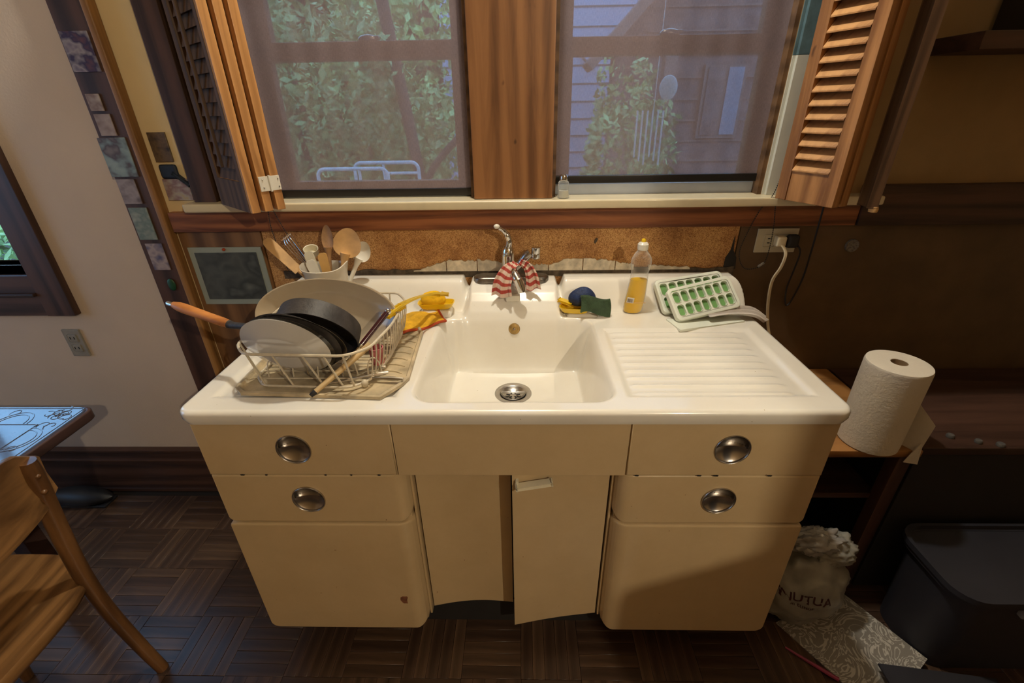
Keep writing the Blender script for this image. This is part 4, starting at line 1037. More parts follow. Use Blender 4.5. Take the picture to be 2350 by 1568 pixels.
# ================================================================== LEFT SOAP DISH, SPONGE, POT HOLDER
def boat(name, c, L_, W_, H_, m, label, az=0, dirz=0, parent=None):
    mb = MB(Matrix.Translation(c) @ Matrix.Rotation(az, 4, 'Z') @ Matrix.Rotation(dirz, 4, 'Y')); n = 40; prof = [(0, 0), (.74, 0), (.86, .25), (1.0, .95), (1.02, 1.0), (.97, 1.0), (.82, .32), (.70, .14), (0, .14)]
    vs = []
    for (r, h) in prof:
        for k in range(n):
            a = 2*PI*k/n; e = (abs(math.cos(a))**5+abs(math.sin(a))**5)**(-1/5)
            vs.append((L_*r*e*math.cos(a), W_*r*e*math.sin(a), H_*h))
    mb.add(vs, [(i*n+k, i*n+(k+1) % n, (i+1)*n+(k+1) % n, (i+1)*n+k) for i in range(len(prof)-1) for k in range(n)])
    return obj(name, mb, m, parent, 50)
sd1 = boat('soap_dish', (-.250, 1.368, .944), .058, .025, .020, M['yellow'], '', az=.06)
tag(sd1, 'yellow plastic soap dish left of the faucet holding a sponge', 'soap dish')
tag(obj('sponge', MB().ball((-.258, 1.368, .972), (.041, .024, .029), 28, 16, f=lambda d: 1+.02*math.sin(d.x*5)), M['yellow_sponge']), 'rounded bright yellow sponge in the left soap dish', 'sponge')
ph = thing('pot_holder', 'mustard yellow cloth pot holder with rust red edge beside rack', 'cloth', (-.27, 1.27, ZT))
U = lambda a, b: a+(b-a)
crn = [Vector((-.335, 1.205, .930)), Vector((-.212, 1.300, .928)), Vector((-.243, 1.352, .941)), Vector((-.355, 1.34, .935))]
Pg = []; m_ = 24
for i in range(m_+1):
    row = []
    for j in range(m_+1):
        a, b = i/m_, j/m_
        p = crn[0]*(1-a)*(1-b)+crn[1]*a*(1-b)+crn[2]*a*b+crn[3]*(1-a)*b
        p = p+Vector((0, 0, .016*math.sin(PI*b)**1.0*math.sin(PI*min(1, a*.9+.1))+.004*math.sin(a*9+b*5)))
        row.append(p)
    Pg.append(row)
mb = MB(); mb.grid(Pg); mb.grid([[p-Vector((0, 0, .006)) for p in r] for r in Pg]); obj('quilted_pad', mb, M['yellow_cloth'], ph, 70)
obj('edge_binding', MB().tube([r[0]-Vector((0, 0, .003)) for r in Pg]+[p-Vector((0, 0, .003)) for p in Pg[-1]], .0045, 8), M['red_trim'], ph)
# ledges the soap dishes stand on belong to the sink: moulded soap shelves
for sx in (-1, 1):
    c0 = (-.250 if sx < 0 else .222)
    obj('soap_shelf', MB().box(c0-.05, c0+.05, 1.338, 1.392, .916, .942 if sx < 0 else .930, .010, 3), M['enamel'], sink)

# ================================================================== RIGHT SOAP DISH, SCRUBBER, GREEN PAD
sd2 = boat('soap_dish', (.198, 1.358, .932), .048, .026, .018, M['yellow'], '', az=-.15)
tag(sd2, 'yellow plastic soap dish right of the faucet under the blue scrubber', 'soap dish')
tag(obj('soap_scoop', MB().obox((.150, 1.385, .962), (.188, 1.366, .955), .018, .007, bev=.003), M['yellow']), 'small pale yellow plastic tab sticking up beside the blue scrubber', 'tab')
tag(obj('nylon_scrubber', MB().ball((.222, 1.374, .974), (.044, .026, .032), 32, 20, f=lambda d: 1+.10*math.sin(d.x*3+1)*d.z-.16*math.exp(-((d.x+.15)**2+(d.y+.5)**2+(d.z-.8)**2)*9)), M['blue']), 'navy blue nylon mesh scrubber in the right soap dish', 'scrubber')
gp = MB(); rows = []
for i in range(25):
    a = i/24; row = []
    for j in range(17):
        b = j/16
        x = .212+.096*a+.004*math.sin(b*3); y = 1.318+.010*a+.022*b; z = .938+.046*b+.008*math.sin(a*5.2+.6)-.006*b*a
        row.append(Vector((x, y+.004*math.sin(a*7+b*3), z-.012*max(0, a-.75)*4*(1-b))))
    rows.append(row)
gp.grid(rows); gp.grid([[p+Vector((0, .007, .002)) for p in r] for r in rows])
k = 25*17
for i in range(24): gp.f += [(i*17, k+i*17, k+(i+1)*17, (i+1)*17), (i*17+16, k+i*17+16, k+(i+1)*17+16, (i+1)*17+16)]
for j in range(16): gp.f += [(j, k+j, k+j+1, j+1), (24*17+j, k+24*17+j, k+24*17+j+1, 24*17+j+1)]
tag(obj('scouring_pad', gp, M['green_pad'], smooth=60), 'dark green wavy scouring pad leaning on the blue scrubber', 'scouring pad')

# ================================================================== DISH SOAP BOTTLE
bc = Vector((.388, 1.378, ZT)); 
bt = thing('soap_bottle', 'clear plastic bottle of amber dish soap standing on the drainboard', 'bottle', bc)
def bottle_w(z):
    return np.interp(z, [0, .006, .03, .07, .11, .135, .160, .178, .195, .205, .215], [.026, .031, .033, .031, .0285, .0265, .032, .0315, .022, .014, .0125])
def bottle(zmax, k=1.0, lo=0.0):
    mb = MB(); n = 32; zs = np.linspace(lo, zmax, 40); vs = []
    for z in zs:
        w_ = bottle_w(z)*k; dd = min(w_, .021)*(.95)*k if z < .19 else w_
        lean = .012*math.sin(z*9)
        for q in range(n): a = 2*PI*q/n; vs.append((bc.x+lean+w_*math.cos(a), bc.y+dd*math.sin(a), ZT+.0005+z))
    mb.add(vs, [(i*n+q, i*n+(q+1) % n, (i+1)*n+(q+1) % n, (i+1)*n+q) for i in range(39) for q in range(n)]+[tuple(range(n))[::-1], tuple(39*n+q for q in range(n))])
    return mb
obj('bottle_shell', bottle(.213), M['clear'], bt, 60)
obj('liquid', bottle(.112, .93, .003), M['liquid'], bt, 60)
lx = bc.x+.012*math.sin(.215*9)
cp = obj('bottle_cap', MB().lathe([(.0155, 0), (.0165, .003), (.0165, .017), (.012, .022), (.007, .024)], (lx, bc.y, ZT+.208), 24), M['white_plastic'], bt)
obj('cap_nozzle', MB().lathe([(.0068, 0), (.0072, .006), (.0045, .010), (0, .011)], (lx, bc.y, ZT+.231), 16), M['yellow'], cp)
lb = obj('bottle_label', MB().obox((bc.x-.026, bc.y-.0235, ZT+.052), (bc.x-.004, bc.y-.0250, ZT+.049), .0006, .018), M['white_plastic'], bt, label='small white barcode label')
bars = MB()
for i in range(9): bars.obox((bc.x-.0235+i*.0020, bc.y-.0245, ZT+.0505-i*.0003), (bc.x-.0235+i*.0020+(.0006+.0006*(i % 3 == 0)), bc.y-.0245, ZT+.0505-i*.0003), .0016, .012)
obj('barcode', bars, M['ink'], lb, smooth=0)
obj('fill_line', MB().box(bc.x-.030, bc.x+.034, bc.y-.0236, bc.y-.0226, ZT+.040, ZT+.0415), M['orange_wood'], bt)

# ================================================================== ICE CUBE TRAYS
def ice_tray(bl, br, tl, label):
    bl, br, tl = Vector(bl), Vector(br), Vector(tl); u = (br-bl); Wd = u.length; u.normalize(); v = tl-bl; v = v-u*v.dot(u); Ht = v.length; v.normalize(); nn = u.cross(v)
    if nn.y > 0: nn = -nn
    xf = Matrix(((u.x, v.x, nn.x, bl.x), (u.y, v.y, nn.y, bl.y), (u.z, v.z, nn.z, bl.z), (0, 0, 0, 1)))
    t = thing('ice_cube_tray', label, 'ice tray', (bl+br)/2, 'ice cube trays on the drainboard')
    # plate with 14 holes: built as a lattice of bars around the cells
    fr = MB(xf); cw = (Wd-.022)/7; chh = (Ht-.024)/2
    def rr(cx, cy, w_, h_, r, k=5):
        out = []
        for (sx, sy, a0) in ((1, 1, 0), (-1, 1, PI/2), (-1, -1, PI), (1, -1, 1.5*PI)):
            for i in range(k+1): a = a0+PI/2*i/k; out.append((cx+sx*(w_-r)+r*math.cos(a), cy+sy*(h_-r)+r*math.sin(a)))
        return out
    outer = rr(Wd/2, Ht/2, Wd/2, Ht/2, .016); n = len(outer)
    # rim
    inn = rr(Wd/2, Ht/2, Wd/2-.009, Ht/2-.010, .010)
    vs = [(x, y, -.014) for x, y in outer]+[(x, y, .001) for x, y in outer]+[(x+(Wd/2-x)*.012, y+(Ht/2-y)*.03, .003) for x, y in outer]+[(x, y, .003) for x, y in inn]+[(x, y, 0) for x, y in inn]
    fr.add(vs, [(i*n+k, i*n+(k+1) % n, (i+1)*n+(k+1) % n, (i+1)*n+k) for i in range(4) for k in range(n)])
    obj('tray_rim', fr, M['tray_white'], t, 50)
    web = MB(xf); cells = []
    for r_ in range(2):
        for c_ in range(7):
            cx = .011+cw*(c_+.5); cy = .012+chh*(r_+.5); hole = rr(cx, cy, cw*.42, chh*.44, .008)
            # square to hole
            sq = []
            for (x, y) in hole:
                dx, dy = (x-cx)/(cw/2), (y-cy)/(chh/2); m_ = max(abs(dx), abs(dy)); sq.append((cx+dx/m_*cw/2, cy+dy/m_*chh/2))
            k_ = len(hole); low = rr(cx, cy, cw*.385, chh*.40, .009)
            vs = [(x, y, 0) for x, y in sq]+[(x, y, .0) for x, y in hole]+[(x, y, .0025) for x, y in rr(cx, cy, cw*.40, chh*.42, .008)]+[(x, y, -.008) for x, y in low]
            web.add(vs, [(i*k_+q, i*k_+(q+1) % k_, (i+1)*k_+(q+1) % k_, (i+1)*k_+q) for i in range(3) for q in range(k_)])
            cells.append(low)
    obj('cell_walls', web, M['tray_white'], t, 50)
    back = MB(xf); back.add([(x, y, -.0145) for x, y in inn], [tuple(range(n))]); 
    for low in cells:
        obj('cell_base', MB(xf).slab(low, -.012, -.0075), M['tray_green'], t, 0)
    obj('tray_back', MB(xf).slab(inn, -.019, -.0165), M['tray_white'], t, 0)
    return t
ice_tray((.480, 1.335, .930), (.705, 1.372, .952), (.478, 1.425, 1.012), 'ice cube tray with green bottoms standing at the back, mostly hidden')
ice_tray((.506, 1.276, .930), (.712, 1.322, .960), (.470, 1.350, 1.004), 'white ice cube tray with fourteen green-bottomed cells leaning in front')
tag(obj('tray_lid', MB().slab([(.50, 1.232), (.716, 1.292), (.705, 1.34), (.48, 1.31)], ZT-.003, ZT+.004), M['tray_white']), 'pale green-white flat tray lid lying under the leaning ice trays', 'lid')
mb, uv = cloth_strip([(.60, 1.30, .945), (.66, 1.315, .948), (.72, 1.322, .946), (.755, 1.316, .940), (.790, 1.31, .918)], [.020, .022, .024, .020, .012], '', None, folds=2, fold=.006, side=(0, 1, .2), seed=2)
o = obj_uv('white_rag', mb, uv, M['white_cloth']); tag(o, 'crumpled white cotton rag under the ice trays at sink corner', 'cloth')

# ================================================================== SALT SHAKER
ss = thing('salt_shaker', 'small glass salt shaker with steel cap on the window sill', 'shaker', (.160, 1.492, 1.2635))
sx_, sy_ = .160, 1.492
obj('shaker_glass', MB().lathe([(.017, 0), (.018, .003), (.0175, .035), (.0165, .048), (.011, .055)], (sx_, sy_, 1.2638), 10), M['clear_glass'], ss, 20)
obj('salt', MB().lathe([(.0150, .003), (.0155, .006), (.0153, .024), (0, .025)], (sx_, sy_, 1.2638), 16), plain('salt', (.75, .70, .58), .9), ss)
obj('shaker_cap', MB().lathe([(.0118, .054), (.0128, .056), (.0128, .066), (.010, .071), (0, .073)], (sx_, sy_, 1.2638), 18), M['chrome'], ss)

# ================================================================== OUTLETS, CORDS, BADGE
ol = thing('wall_outlet', 'ivory double outlet plate with two plugs right of particle board', 'outlet', (.866, YW-.01, 1.118))
obj('outlet_plate', MB().box(.803, .935, YW-.013, YW-.006, 1.078, 1.158, .002), M['outlet'], ol)
for x in (.845, .893):
    obj('receptacle', MB().box(x-.019, x+.019, YW-.0155, YW-.012, 1.098, 1.140, .004), M['outlet'], ol)
obj('outlet_slot', MB().box(.838, .846, YW-.0162, YW-.0150, 1.124, 1.127).box(.838, .846, YW-.0162, YW-.0150, 1.110, 1.113), M['slot'], ol)
wc = thing('power_cord', 'ivory flat power cord hanging from right outlet behind the sink', 'cord', (.90, 1.49, .70))
obj('plug', MB().box(.856, .888, YW-.042, YW-.0158, 1.103, 1.137, .006, 3), M['cord_white'], wc)
cpts = bez([(.876, 1.475, 1.110), (.886, 1.462, 1.085), (.884, 1.465, 1.040), (.874, 1.478, .985), (.884, 1.485, .90), (.905, 1.49, .82), (.925, 1.49, .76), (.93, 1.49, .70)], 40)
cdm = MB(); cdm.tube([p+Vector((-.0022, 0, 0)) for p in cpts], .0031, 8); cdm.tube([p+Vector((.0022, 0, 0)) for p in cpts], .0031, 8)
obj('cord', cdm, M['cord_white'], wc)
kc = thing('power_cord', 'black power cord looping down from right outlet and back up', 'cord', (.95, 1.49, .89))
obj('plug', MB().box(.892, .930, YW-.042, YW-.0158, 1.098, 1.142, .010, 3), M['rubber'], kc)
obj('cord', MB().tube(bez([(.925, 1.482, 1.112), (.941, 1.478, 1.085), (.944, 1.49, 1.02), (.940, 1.495, .95), (.952, 1.495, .893), (.966, 1.495, .905), (.984, 1.495, .985), (.985, 1.492, 1.07), (.97, 1.470, 1.18), (.965, 1.465, 1.30)], 60), .0028, 8), M['rubber'], kc)
tag(obj('round_badge', MB().lathe([(0, .006), (.018, .006), (.0205, .0075), (.0215, .004), (.0215, 0)], (1.122, YW-.006, 1.098), 28, ax=(0, -1, 0)), mat_print('grey_dial', [(.05, .04, .03), (.22, .20, .17), (.08, .07, .06)], 90)), 'round grey badge fixed to the dark wall right of outlet', 'badge')
o3 = thing('wall_outlet', 'grey double outlet on the beige wall below the left window', 'outlet', (-1.675, YW-.002, .745))
obj('outlet_plate', MB().box(-1.708, -1.642, YW-.004, YW+.004, .690, .803, .002), M['outlet_grey'], o3)
for z in (.726, .768):
    obj('receptacle', MB().box(-1.692, -1.658, YW-.007, YW-.003, z-.016, z+.016, .004), M['outlet_grey'], o3)
obj('outlet_slot', MB().box(-1.684, -1.681, YW-.0078, YW-.0068, .722, .732).box(-1.669, -1.666, YW-.0078, YW-.0068, .722, .732).box(-1.684, -1.681, YW-.0078, YW-.0068, .764, .774).box(-1.669, -1.666, YW-.0078, YW-.0068, .764, .774), M['slot'], o3)

# ================================================================== PICTURES AND SNAPSHOTS ON THE LEFT
pc = thing('framed_picture', 'dark grey print in a pale grey-green mat on the left wall panel', 'picture', (-.985, YW-.012, .905))
obj('picture_mat', MB().box(-1.112, -.858, YW-.011, YW-.006, .905, 1.113, .001), M['photo_frame'], pc)
m_sea = mat_print('dark_seascape', [(.035, .042, .042), (.09, .10, .095), (.045, .052, .052), (.17, .19, .18)], 9, seed=2)
obj('picture_print', MB().box(-1.092, -.878, YW-.0125, YW-.0105, .925, 1.095), m_sea, pc)
obj('push_pin', MB().ball((-.985, YW-.014, 1.106), (.006, .005, .005), 10, 8), M['red_trim'], pc)
snaps = [(-1.252, -1.172, 1.63, 1.728, [(.10, .07, .14), (.32, .28, .30), (.03, .015, .06), (.14, .05, .06)], 'blue and purple snapshot, topmost on the dark left board'),
         (-1.246, -1.206, 1.53, 1.575, [(.45, .38, .33), (.22, .15, .13), (.50, .42, .37)], 'small pale snapshot just below the topmost purple one'),
         (-1.244, -1.196, 1.463, 1.522, [(.24, .17, .15), (.40, .32, .29), (.20, .14, .13)], 'faded rosy snapshot third from top on the left board'),
         (-1.262, -1.176, 1.345, 1.458, [(.20, .17, .17), (.09, .07, .08), (.22, .30, .31), (.30, .38, .38)], 'large grey and turquoise snapshot in middle of left board'),
         (-1.254, -1.196, 1.262, 1.338, [(.24, .20, .21), (.34, .29, .30), (.13, .10, .11)], 'grey lilac snapshot below the large turquoise one'),
         (-1.250, -1.190, 1.145, 1.250, [(.30, .34, .30), (.16, .22, .20), (.38, .40, .36)], 'pale green snapshot low on the left board'),
         (-1.240, -1.184, 1.040, 1.132, [(.06, .06, .14), (.40, .33, .33), (.05, .06, .16)], 'lowest snapshot with a dark blue figure on left board')]
for i, (a, b, z0, z1, cols, lb_) in enumerate(snaps):
    o = obj('snapshot', MB().box(a, b, YW-.0265, YW-.0225, z0, z1, .0006, 1), mat_print('snapshot_print', cols, 22, seed=i*3.1)); tag(o, lb_, 'photo', 'snapshots on the left board')
tag(obj('fridge_magnet', MB().ball((-1.200, YW-.026, .986), (.014, .004, .022), 16, 10), plain('dark_green_magnet', (.01, .07, .03), .4)), 'small dark green oval magnet below the snapshots', 'magnet')
tag(obj('photo_card', MB().box(-1.122, -1.066, YW-.003, YW+.003, 1.385, 1.470, .0006, 1), mat_print('dark_card', [(.03, .02, .015), (.14, .09, .05), (.03, .02, .02)], 30, seed=5)), 'dark portrait card pinned to the cream wall strip', 'card')
tag(obj('blue_cap_figure', MB().box(-1.116, -1.060, YW-.012, YW+.001, 1.335, 1.378, .008, 3).obox((-1.075, YW-.006, 1.352), (-1.032, YW-.008, 1.315), .010, .008, bev=.003), plain('dark_navy', (.012, .022, .040), .6)), 'dark navy folded cap hanging below the portrait card', 'cap')
tag(obj('postcard', MB().box(-1.122, -1.040, YW-.0045, YW+.003, 1.268, 1.334, .0006, 1), mat_print('postcard_print', [(.45, .36, .18), (.40, .36, .34), (.25, .16, .18), (.45, .42, .40)], 24, seed=9)), 'pale postcard resting on trim beside left window casing', 'card')

# ================================================================== RIGHT SIDE: SHELF, TOWEL ROLL, CLUTTER
tag(obj('wall_shelf', MB().box(1.165, X1-.02, YW-.16, YW+.003, 1.632, 1.672, .003), M['dark_brown_h']), 'dark brown wooden shelf high on the right wall', 'shelf')
tag(obj('black_speaker', MB().box(1.30, 1.46, YW-.13, YW-.01, 1.673, 1.90, .008), M['black']), 'black box standing on the right wall shelf', 'box')
sh = thing('side_table', 'low dark wooden side table against the wall right of the sink', 'table', (1.3, 1.25, 0))
obj('table_top', MB().box(.80, 1.175, 1.035, 1.50, .605, .63, .004), wood('orange_brown_top', (.20, .085, .025), (.34, .16, .05), 0, .45, .8), sh)
for x in (.83, 1.145):
    for y in (1.065, 1.46): obj('leg', MB().box(x-.02, x+.02, y-.02, y+.02, 0, .605, .003), M['dark_brown'], sh)
obj('lower_shelf', MB().box(.83, 1.145, 1.08, 1.47, .40, .42, .003), M['dark_brown_h'], sh)
pr = thing('paper_towel_roll', 'white paper towel roll standing on the side table by the sink', 'paper towel', (1.045, 1.085, .63))
obj('towel_roll', MB().lathe([(.020, .0), (.072, .0), (.0755, .003), (.0765, .02), (.0765, .255), (.0745, .262), (.070, .2635), (.020, .2635), (.020, .24)], (1.045, 1.085, .6305), 64), M['paper_roll'], pr)
obj('cardboard_core', MB().lathe([(.0195, .002), (.0202, .002), (.0202, .2625), (.0188, .2625), (.0188, .002), (.0195, .002)], (1.045, 1.085, .6305), 32), M['cardboard'], pr)
fl = [[Vector((1.121-.002+.028*t, 1.085-.02-.045*t+.01*math.sin(3*t+z*9), .632+z)) for z in np.linspace(0, .16*(1-.35*t), 8)] for t in np.linspace(0, 1, 10)]
obj('loose_sheet', MB().grid(fl).grid([[p+Vector((0, .0012, 0)) for p in r] for r in fl]), M['paper_roll'], pr)
tag(obj('paper_scrap', MB().prism([(1.118, .60), (1.160, .592), (1.150, .655), (1.142, .668)], 1.022, 1.0245), M['paper_roll'], smooth=0), 'torn white paper corner hanging over side table edge', 'paper')
tag(obj('wire_loop', MB().tube(bez([(.915, 1.18, .633), (.93, 1.20, .665), (.965, 1.215, .672), (.99, 1.20, .64), (.98, 1.18, .633)], 24), .0016, 6), M['cord_white']), 'thin pale wire loop sticking up behind the paper towel roll', 'wire')
for i, (x, y, r_) in enumerate(((1.30, 1.10, .010), (1.36, 1.075, .009), (1.41, 1.06, .010), (1.21, 1.18, .008))):
    tag(obj('small_cap', MB().lathe([(r_, 0), (r_*1.05, .006), (r_*.8, .010), (0, .011)], (x, y, .6305 if i == 3 else .6285), 16), M['cap_grey']), ['leftmost of three small grey caps on the low dark cabinet', 'middle one of the three small grey caps on low cabinet', 'rightmost of three small grey caps on the low dark cabinet', 'single small grey cap just right of the paper towel roll'][i], 'cap', 'small caps on the low cabinet')
dcab = thing('low_cabinet', 'low dark brown cabinet beside the side table in the shadow', 'cabinet', (1.5, 1.27, 0))
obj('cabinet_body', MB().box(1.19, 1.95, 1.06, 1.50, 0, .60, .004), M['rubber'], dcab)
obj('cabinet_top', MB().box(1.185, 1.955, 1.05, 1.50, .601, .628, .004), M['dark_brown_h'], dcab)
# trash bag
bgk = thing('plastic_bag', 'white plastic shopping bag with dark red lettering beside the cabinet', 'bag', (.93, 1.08, 0))
def bagf(d):
    p = d*3.1; return 1+.10*noise.noise(Vector((p.x, p.y, p.z)))+.05*noise.noise(Vector((p.x*3, p.y*3, p.z*3)))
bag_body = obj('bag_body', MB().ball((.912, .985, .150), (.140, .115, .160), 64, 48, f=bagf), M['bag'], bgk, 60)
obj('bag_top', MB().ball((.968, .975, .300), (.075, .055, .055), 72, 48, f=lambda d: 1+.22*noise.noise(d*3.2)+.10*noise.noise(d*8)), M['bag'], bgk, 60)
obj('clear_film', MB().ball((.900, .965, .345), (.085, .04, .04), 56, 32, f=lambda d: 1+.30*noise.noise(d*3)+.15*noise.noise(d*9)), M['bag_clear'], bgk, 60)
def text_obj(name, body, loc, size, rot, m, parent, ext=.0008, wrap=None):
    cu = bpy.data.curves.new(name, 'FONT'); cu.body = body; cu.size = size; cu.extrude = ext; cu.align_x = 'CENTER'; cu.offset = size*.012
    o = bpy.data.objects.new('t', cu); C.objects.link(o); bpy.context.view_layer.update()
    me = bpy.data.meshes.new_from_object(o.evaluated_get(bpy.context.evaluated_depsgraph_get())); bpy.data.objects.remove(o)
    me.transform(Matrix.Translation(Vector(loc)) @ rot.to_4x4())
    if wrap:
        from mathutils.bvhtree import BVHTree
        t_ = BVHTree.FromPolygons([tuple(v.co+ORG[wrap.name]) for v in wrap.data.vertices], [tuple(p.vertices) for p in wrap.data.polygons])
        bm = bmesh.new(); bm.from_mesh(me); bmesh.ops.triangulate(bm, faces=bm.faces); bmesh.ops.subdivide_edges(bm, edges=bm.edges, cuts=2, use_grid_fill=True); bm.to_mesh(me); bm.free()
        for v in me.vertices:
            h = t_.ray_cast(Vector((v.co.x, v.co.y-.3, v.co.z)), Vector((0, 1, 0)))
            if h[0] is not None: v.co.y = h[0].y-.0012
    me.transform(Matrix.Translation(-ORG[parent.name])); me.materials.clear(); me.materials.append(m)
    q = bpy.data.objects.new(name, me); C.objects.link(q); q.parent = parent; return q
from mathutils import Euler
text_obj('printed_lettering', 'NUTUA', (.880, .868, .178), .040, Euler((PI/2, 0, 0)).to_matrix(), M['ink'], bgk, 0, bag_body)
text_obj('printed_lettering', 'm tuttor', (.872, .868, .158), .017, Euler((PI/2, 0, 0)).to_matrix(), M['ink'], bgk, 0, bag_body)
# paisley sheet leaning on floor
tag(obj('patterned_packet', MB(Matrix.Translation((0, 0, 0))).add([(.857, .925, .004), (1.110, 1.015, .035), (1.235, .80, .035), (1.02, .66, .004), (.857, .925, 0), (1.110, 1.015, .001), (1.235, .80, .001), (1.02, .66, 0)],
    [(0, 1, 2, 3), (7, 6, 5, 4), (0, 4, 5, 1), (1, 5, 6, 2), (2, 6, 7, 3), (3, 7, 4, 0)]), M['paisley'], smooth=0), 'white packet with grey paisley pattern lying on the floor at right', 'packet')
tag(obj('pink_pen', MB().tube([(.845, .845, .008), (.93, .775, .008), (.955, .755, .008)], [.003, .006, .006], 8), M['magenta']), 'dark pink pen on the floor left of patterned packet', 'pen')
tb = thing('storage_tub', 'grey plastic storage tub in the dark bottom right corner', 'tub', (1.45, .90, 0))
def tub(x0, x1, y0_, y1_, z0, z1, r, tp=.03):
    n = 32; rings = []
    for (z, ins) in ((z0, tp), (z1-.02, .004), (z1-.018, -.006), (z1, -.006), (z1, .004), (z0+.01, tp+.004)):
        P = rrect(x0+ins, x1-ins, y0_+ins, y1_-ins, [r]*4); rings.append([(x, y, z) for x, y in P])
    k = len(rings[0]); vs = [p for q in rings for p in q]
    return MB().add(vs, [(i*k+j, i*k+(j+1) % k, (i+1)*k+(j+1) % k, (i+1)*k+j) for i in range(5) for j in range(k)]+[tuple(range(k))[::-1], tuple(5*k+j for j in range(k))])
obj('tub_body', tub(1.20, 1.72, .78, 1.02, 0, .33, .07, .015), M['bin'], tb, 40)
obj('tub_lid', tub(1.195, 1.725, .775, 1.025, .318, .345, .07, .0), M['bin'], tb, 40)

obj('tub_clip', MB().box(1.36, 1.40, .768, .786, .28, .335, .004), M['outlet_grey'], tb)
tag(obj('grey_folder', MB().obox((1.06, .70, .055), (1.36, .66, .06), .16, .006, upv=(0, .1, 1)), M['bin']), 'flat grey plastic folder at bottom edge over the patterned packet', 'folder')

# ================================================================== TABLE AND CHAIR, LEFT
tx, ty = -1.243, 1.098
tbl = thing('dining_table', 'dark carved-top table at left edge reflecting blue window light', 'table', (-1.7, .7, 0))
poly = []
for (cx, cy, a0) in ((tx-.03, ty-.03, 0), (-2.25, ty-.03, PI/2), (-2.25, .35, PI), (tx-.03, .35, 1.5*PI)):
    for k in range(7): a = a0+PI/2*k/6; poly.append((cx+.03*math.cos(a), cy+.03*math.sin(a)))
def ring_slab(poly, zs_ins, m, name, parent):
    c = Vector((sum(p[0] for p in poly)/len(poly), sum(p[1] for p in poly)/len(poly))); n = len(poly); vs = []
    for z, ins in zs_ins:
        for p in poly:
            v = Vector(p); d = v-c; vs.append((v.x-ins*np.sign(d.x), v.y-ins*np.sign(d.y), z))
    k = len(zs_ins)
    fs = [(i*n+j, i*n+(j+1) % n, (i+1)*n+(j+1) % n, (i+1)*n+j) for i in range(k-1) for j in range(n)]+[tuple(range(n))[::-1], tuple((k-1)*n+j for j in range(n))]
    return obj(name, MB().add(vs, fs), m, parent, 40)
ring_slab(poly, [(.715, .004), (.719, 0), (.742, 0), (.7455, .002), (.747, .006)], M['table_edge'], 'table_edge', tbl)
top = ring_slab(poly, [(.7455, .007), (.750, .009), (.751, .012)], M['table_wood'], 'table_top', tbl)
cv = MB(); z = .7507
cv.tube([(tx-.085, .2, z), (tx-.085, ty-.095, z), (-2.2, ty-.095, z)], .0022, 6)
cv.tube([(tx-.018, .2, z), (tx-.018, ty-.018, z), (-2.2, ty-.018, z)], .0018, 6)
for k in range(7):   # scallops along both edges
    y = ty-.16-k*.115
    for (r_, q) in ((.050, 1), (.040, .8)):
        cv.tube([(tx-.083+ .055*q*math.sin(PI*t), y+.05*q*math.cos(PI*t), z) for t in np.linspace(0, 1, 16)], .0017, 6)
    x = tx-.17-k*.115
    for q in (1, .8):
        cv.tube([(x+.05*q*math.cos(PI*t), ty-.093+.055*q*math.sin(PI*t), z) for t in np.linspace(0, 1, 16)], .0017, 6)
rr_ = random.Random(3)
for k in range(26):
    if k < 10: cx, cy = tx-.05+rr_.uniform(-.03, .025), ty-.05+rr_.uniform(-.05, .025)
    elif k < 18: cx, cy = tx-.05+rr_.uniform(-.02, .02), ty-.1-(k-10)*.1
    else: cx, cy = tx-.1-(k-18)*.1, ty-.045+rr_.uniform(-.015, .02)
    a0 = rr_.uniform(0, 6)
    cv.tube([(cx+(.006+.012*t)*math.cos(a0+t*5), cy+(.006+.012*t)*math.sin(a0+t*5), z) for t in np.linspace(0, 1, 14)], .0014, 5)
obj('carved_border', cv, M['table_wood'], top, 60)
for (x, y) in ((-1.56, .98), (-2.15, .98), (-1.62, .42), (-2.15, .42)):
    obj('leg', MB().box(x-.028, x+.028, y-.028, y+.028, 0, .716, .004), M['table_edge'], tbl)
ch = thing('wooden_chair', 'golden oak chair with a broad back board pushed up to table', 'chair', (-1.3, .55, 0))
for (yy, dy) in ((.750, .02), (.345, -.02)):
    pts = bez([(-1.084, yy+dy, .0), (-1.094, yy+dy*.6, .12), (-1.108, yy+dy*.2, .30), (-1.108, yy, .45), (-1.092, yy, .62), (-1.066, yy, .80), (-1.060, yy, .845)], 36)
    obj('leg', MB().tube(pts, list(np.interp(np.linspace(0, 1, len(pts)), [0, .5, .8, 1], [.016, .019, .020, .016])), 14), M['chair_wood'], ch)
rows = []
for i in range(21):
    a = i/20; yy = .782+(.313-.782)*a; xc = -1.070+.035*math.sin(PI*a)-.004; 
    ztop = .868+.024*math.sin(PI*a)-.035*(1-min(1, a*9))-.035*(1-min(1, (1-a)*9)); zbt = .715-.012*math.sin(PI*a)+.02*(1-min(1, a*9))
    rows.append([(xc-.014, yy, zbt), (xc-.020-.0, yy, (zbt+ztop)/2), (xc-.012, yy, ztop-.003), (xc-.004, yy, ztop), (xc+.004, yy, ztop-.003), (xc-.002, yy, (zbt+ztop)/2), (xc+.002, yy, zbt), (xc-.014, yy, zbt)])
mb = MB().grid(rows); mb.add([rows[0][k] for k in range(7)], [tuple(range(7))]); mb.add([rows[-1][k] for k in range(7)], [tuple(range(7))])
obj('back_board', mb, M['chair_board'], ch, 50)
for p_ in ((-1.050, .745, .806), (-1.054, .742, .762)): obj('screw', MB().ball(p_, .0065, 10, 8), M['chair_wood'], ch)
seat = []
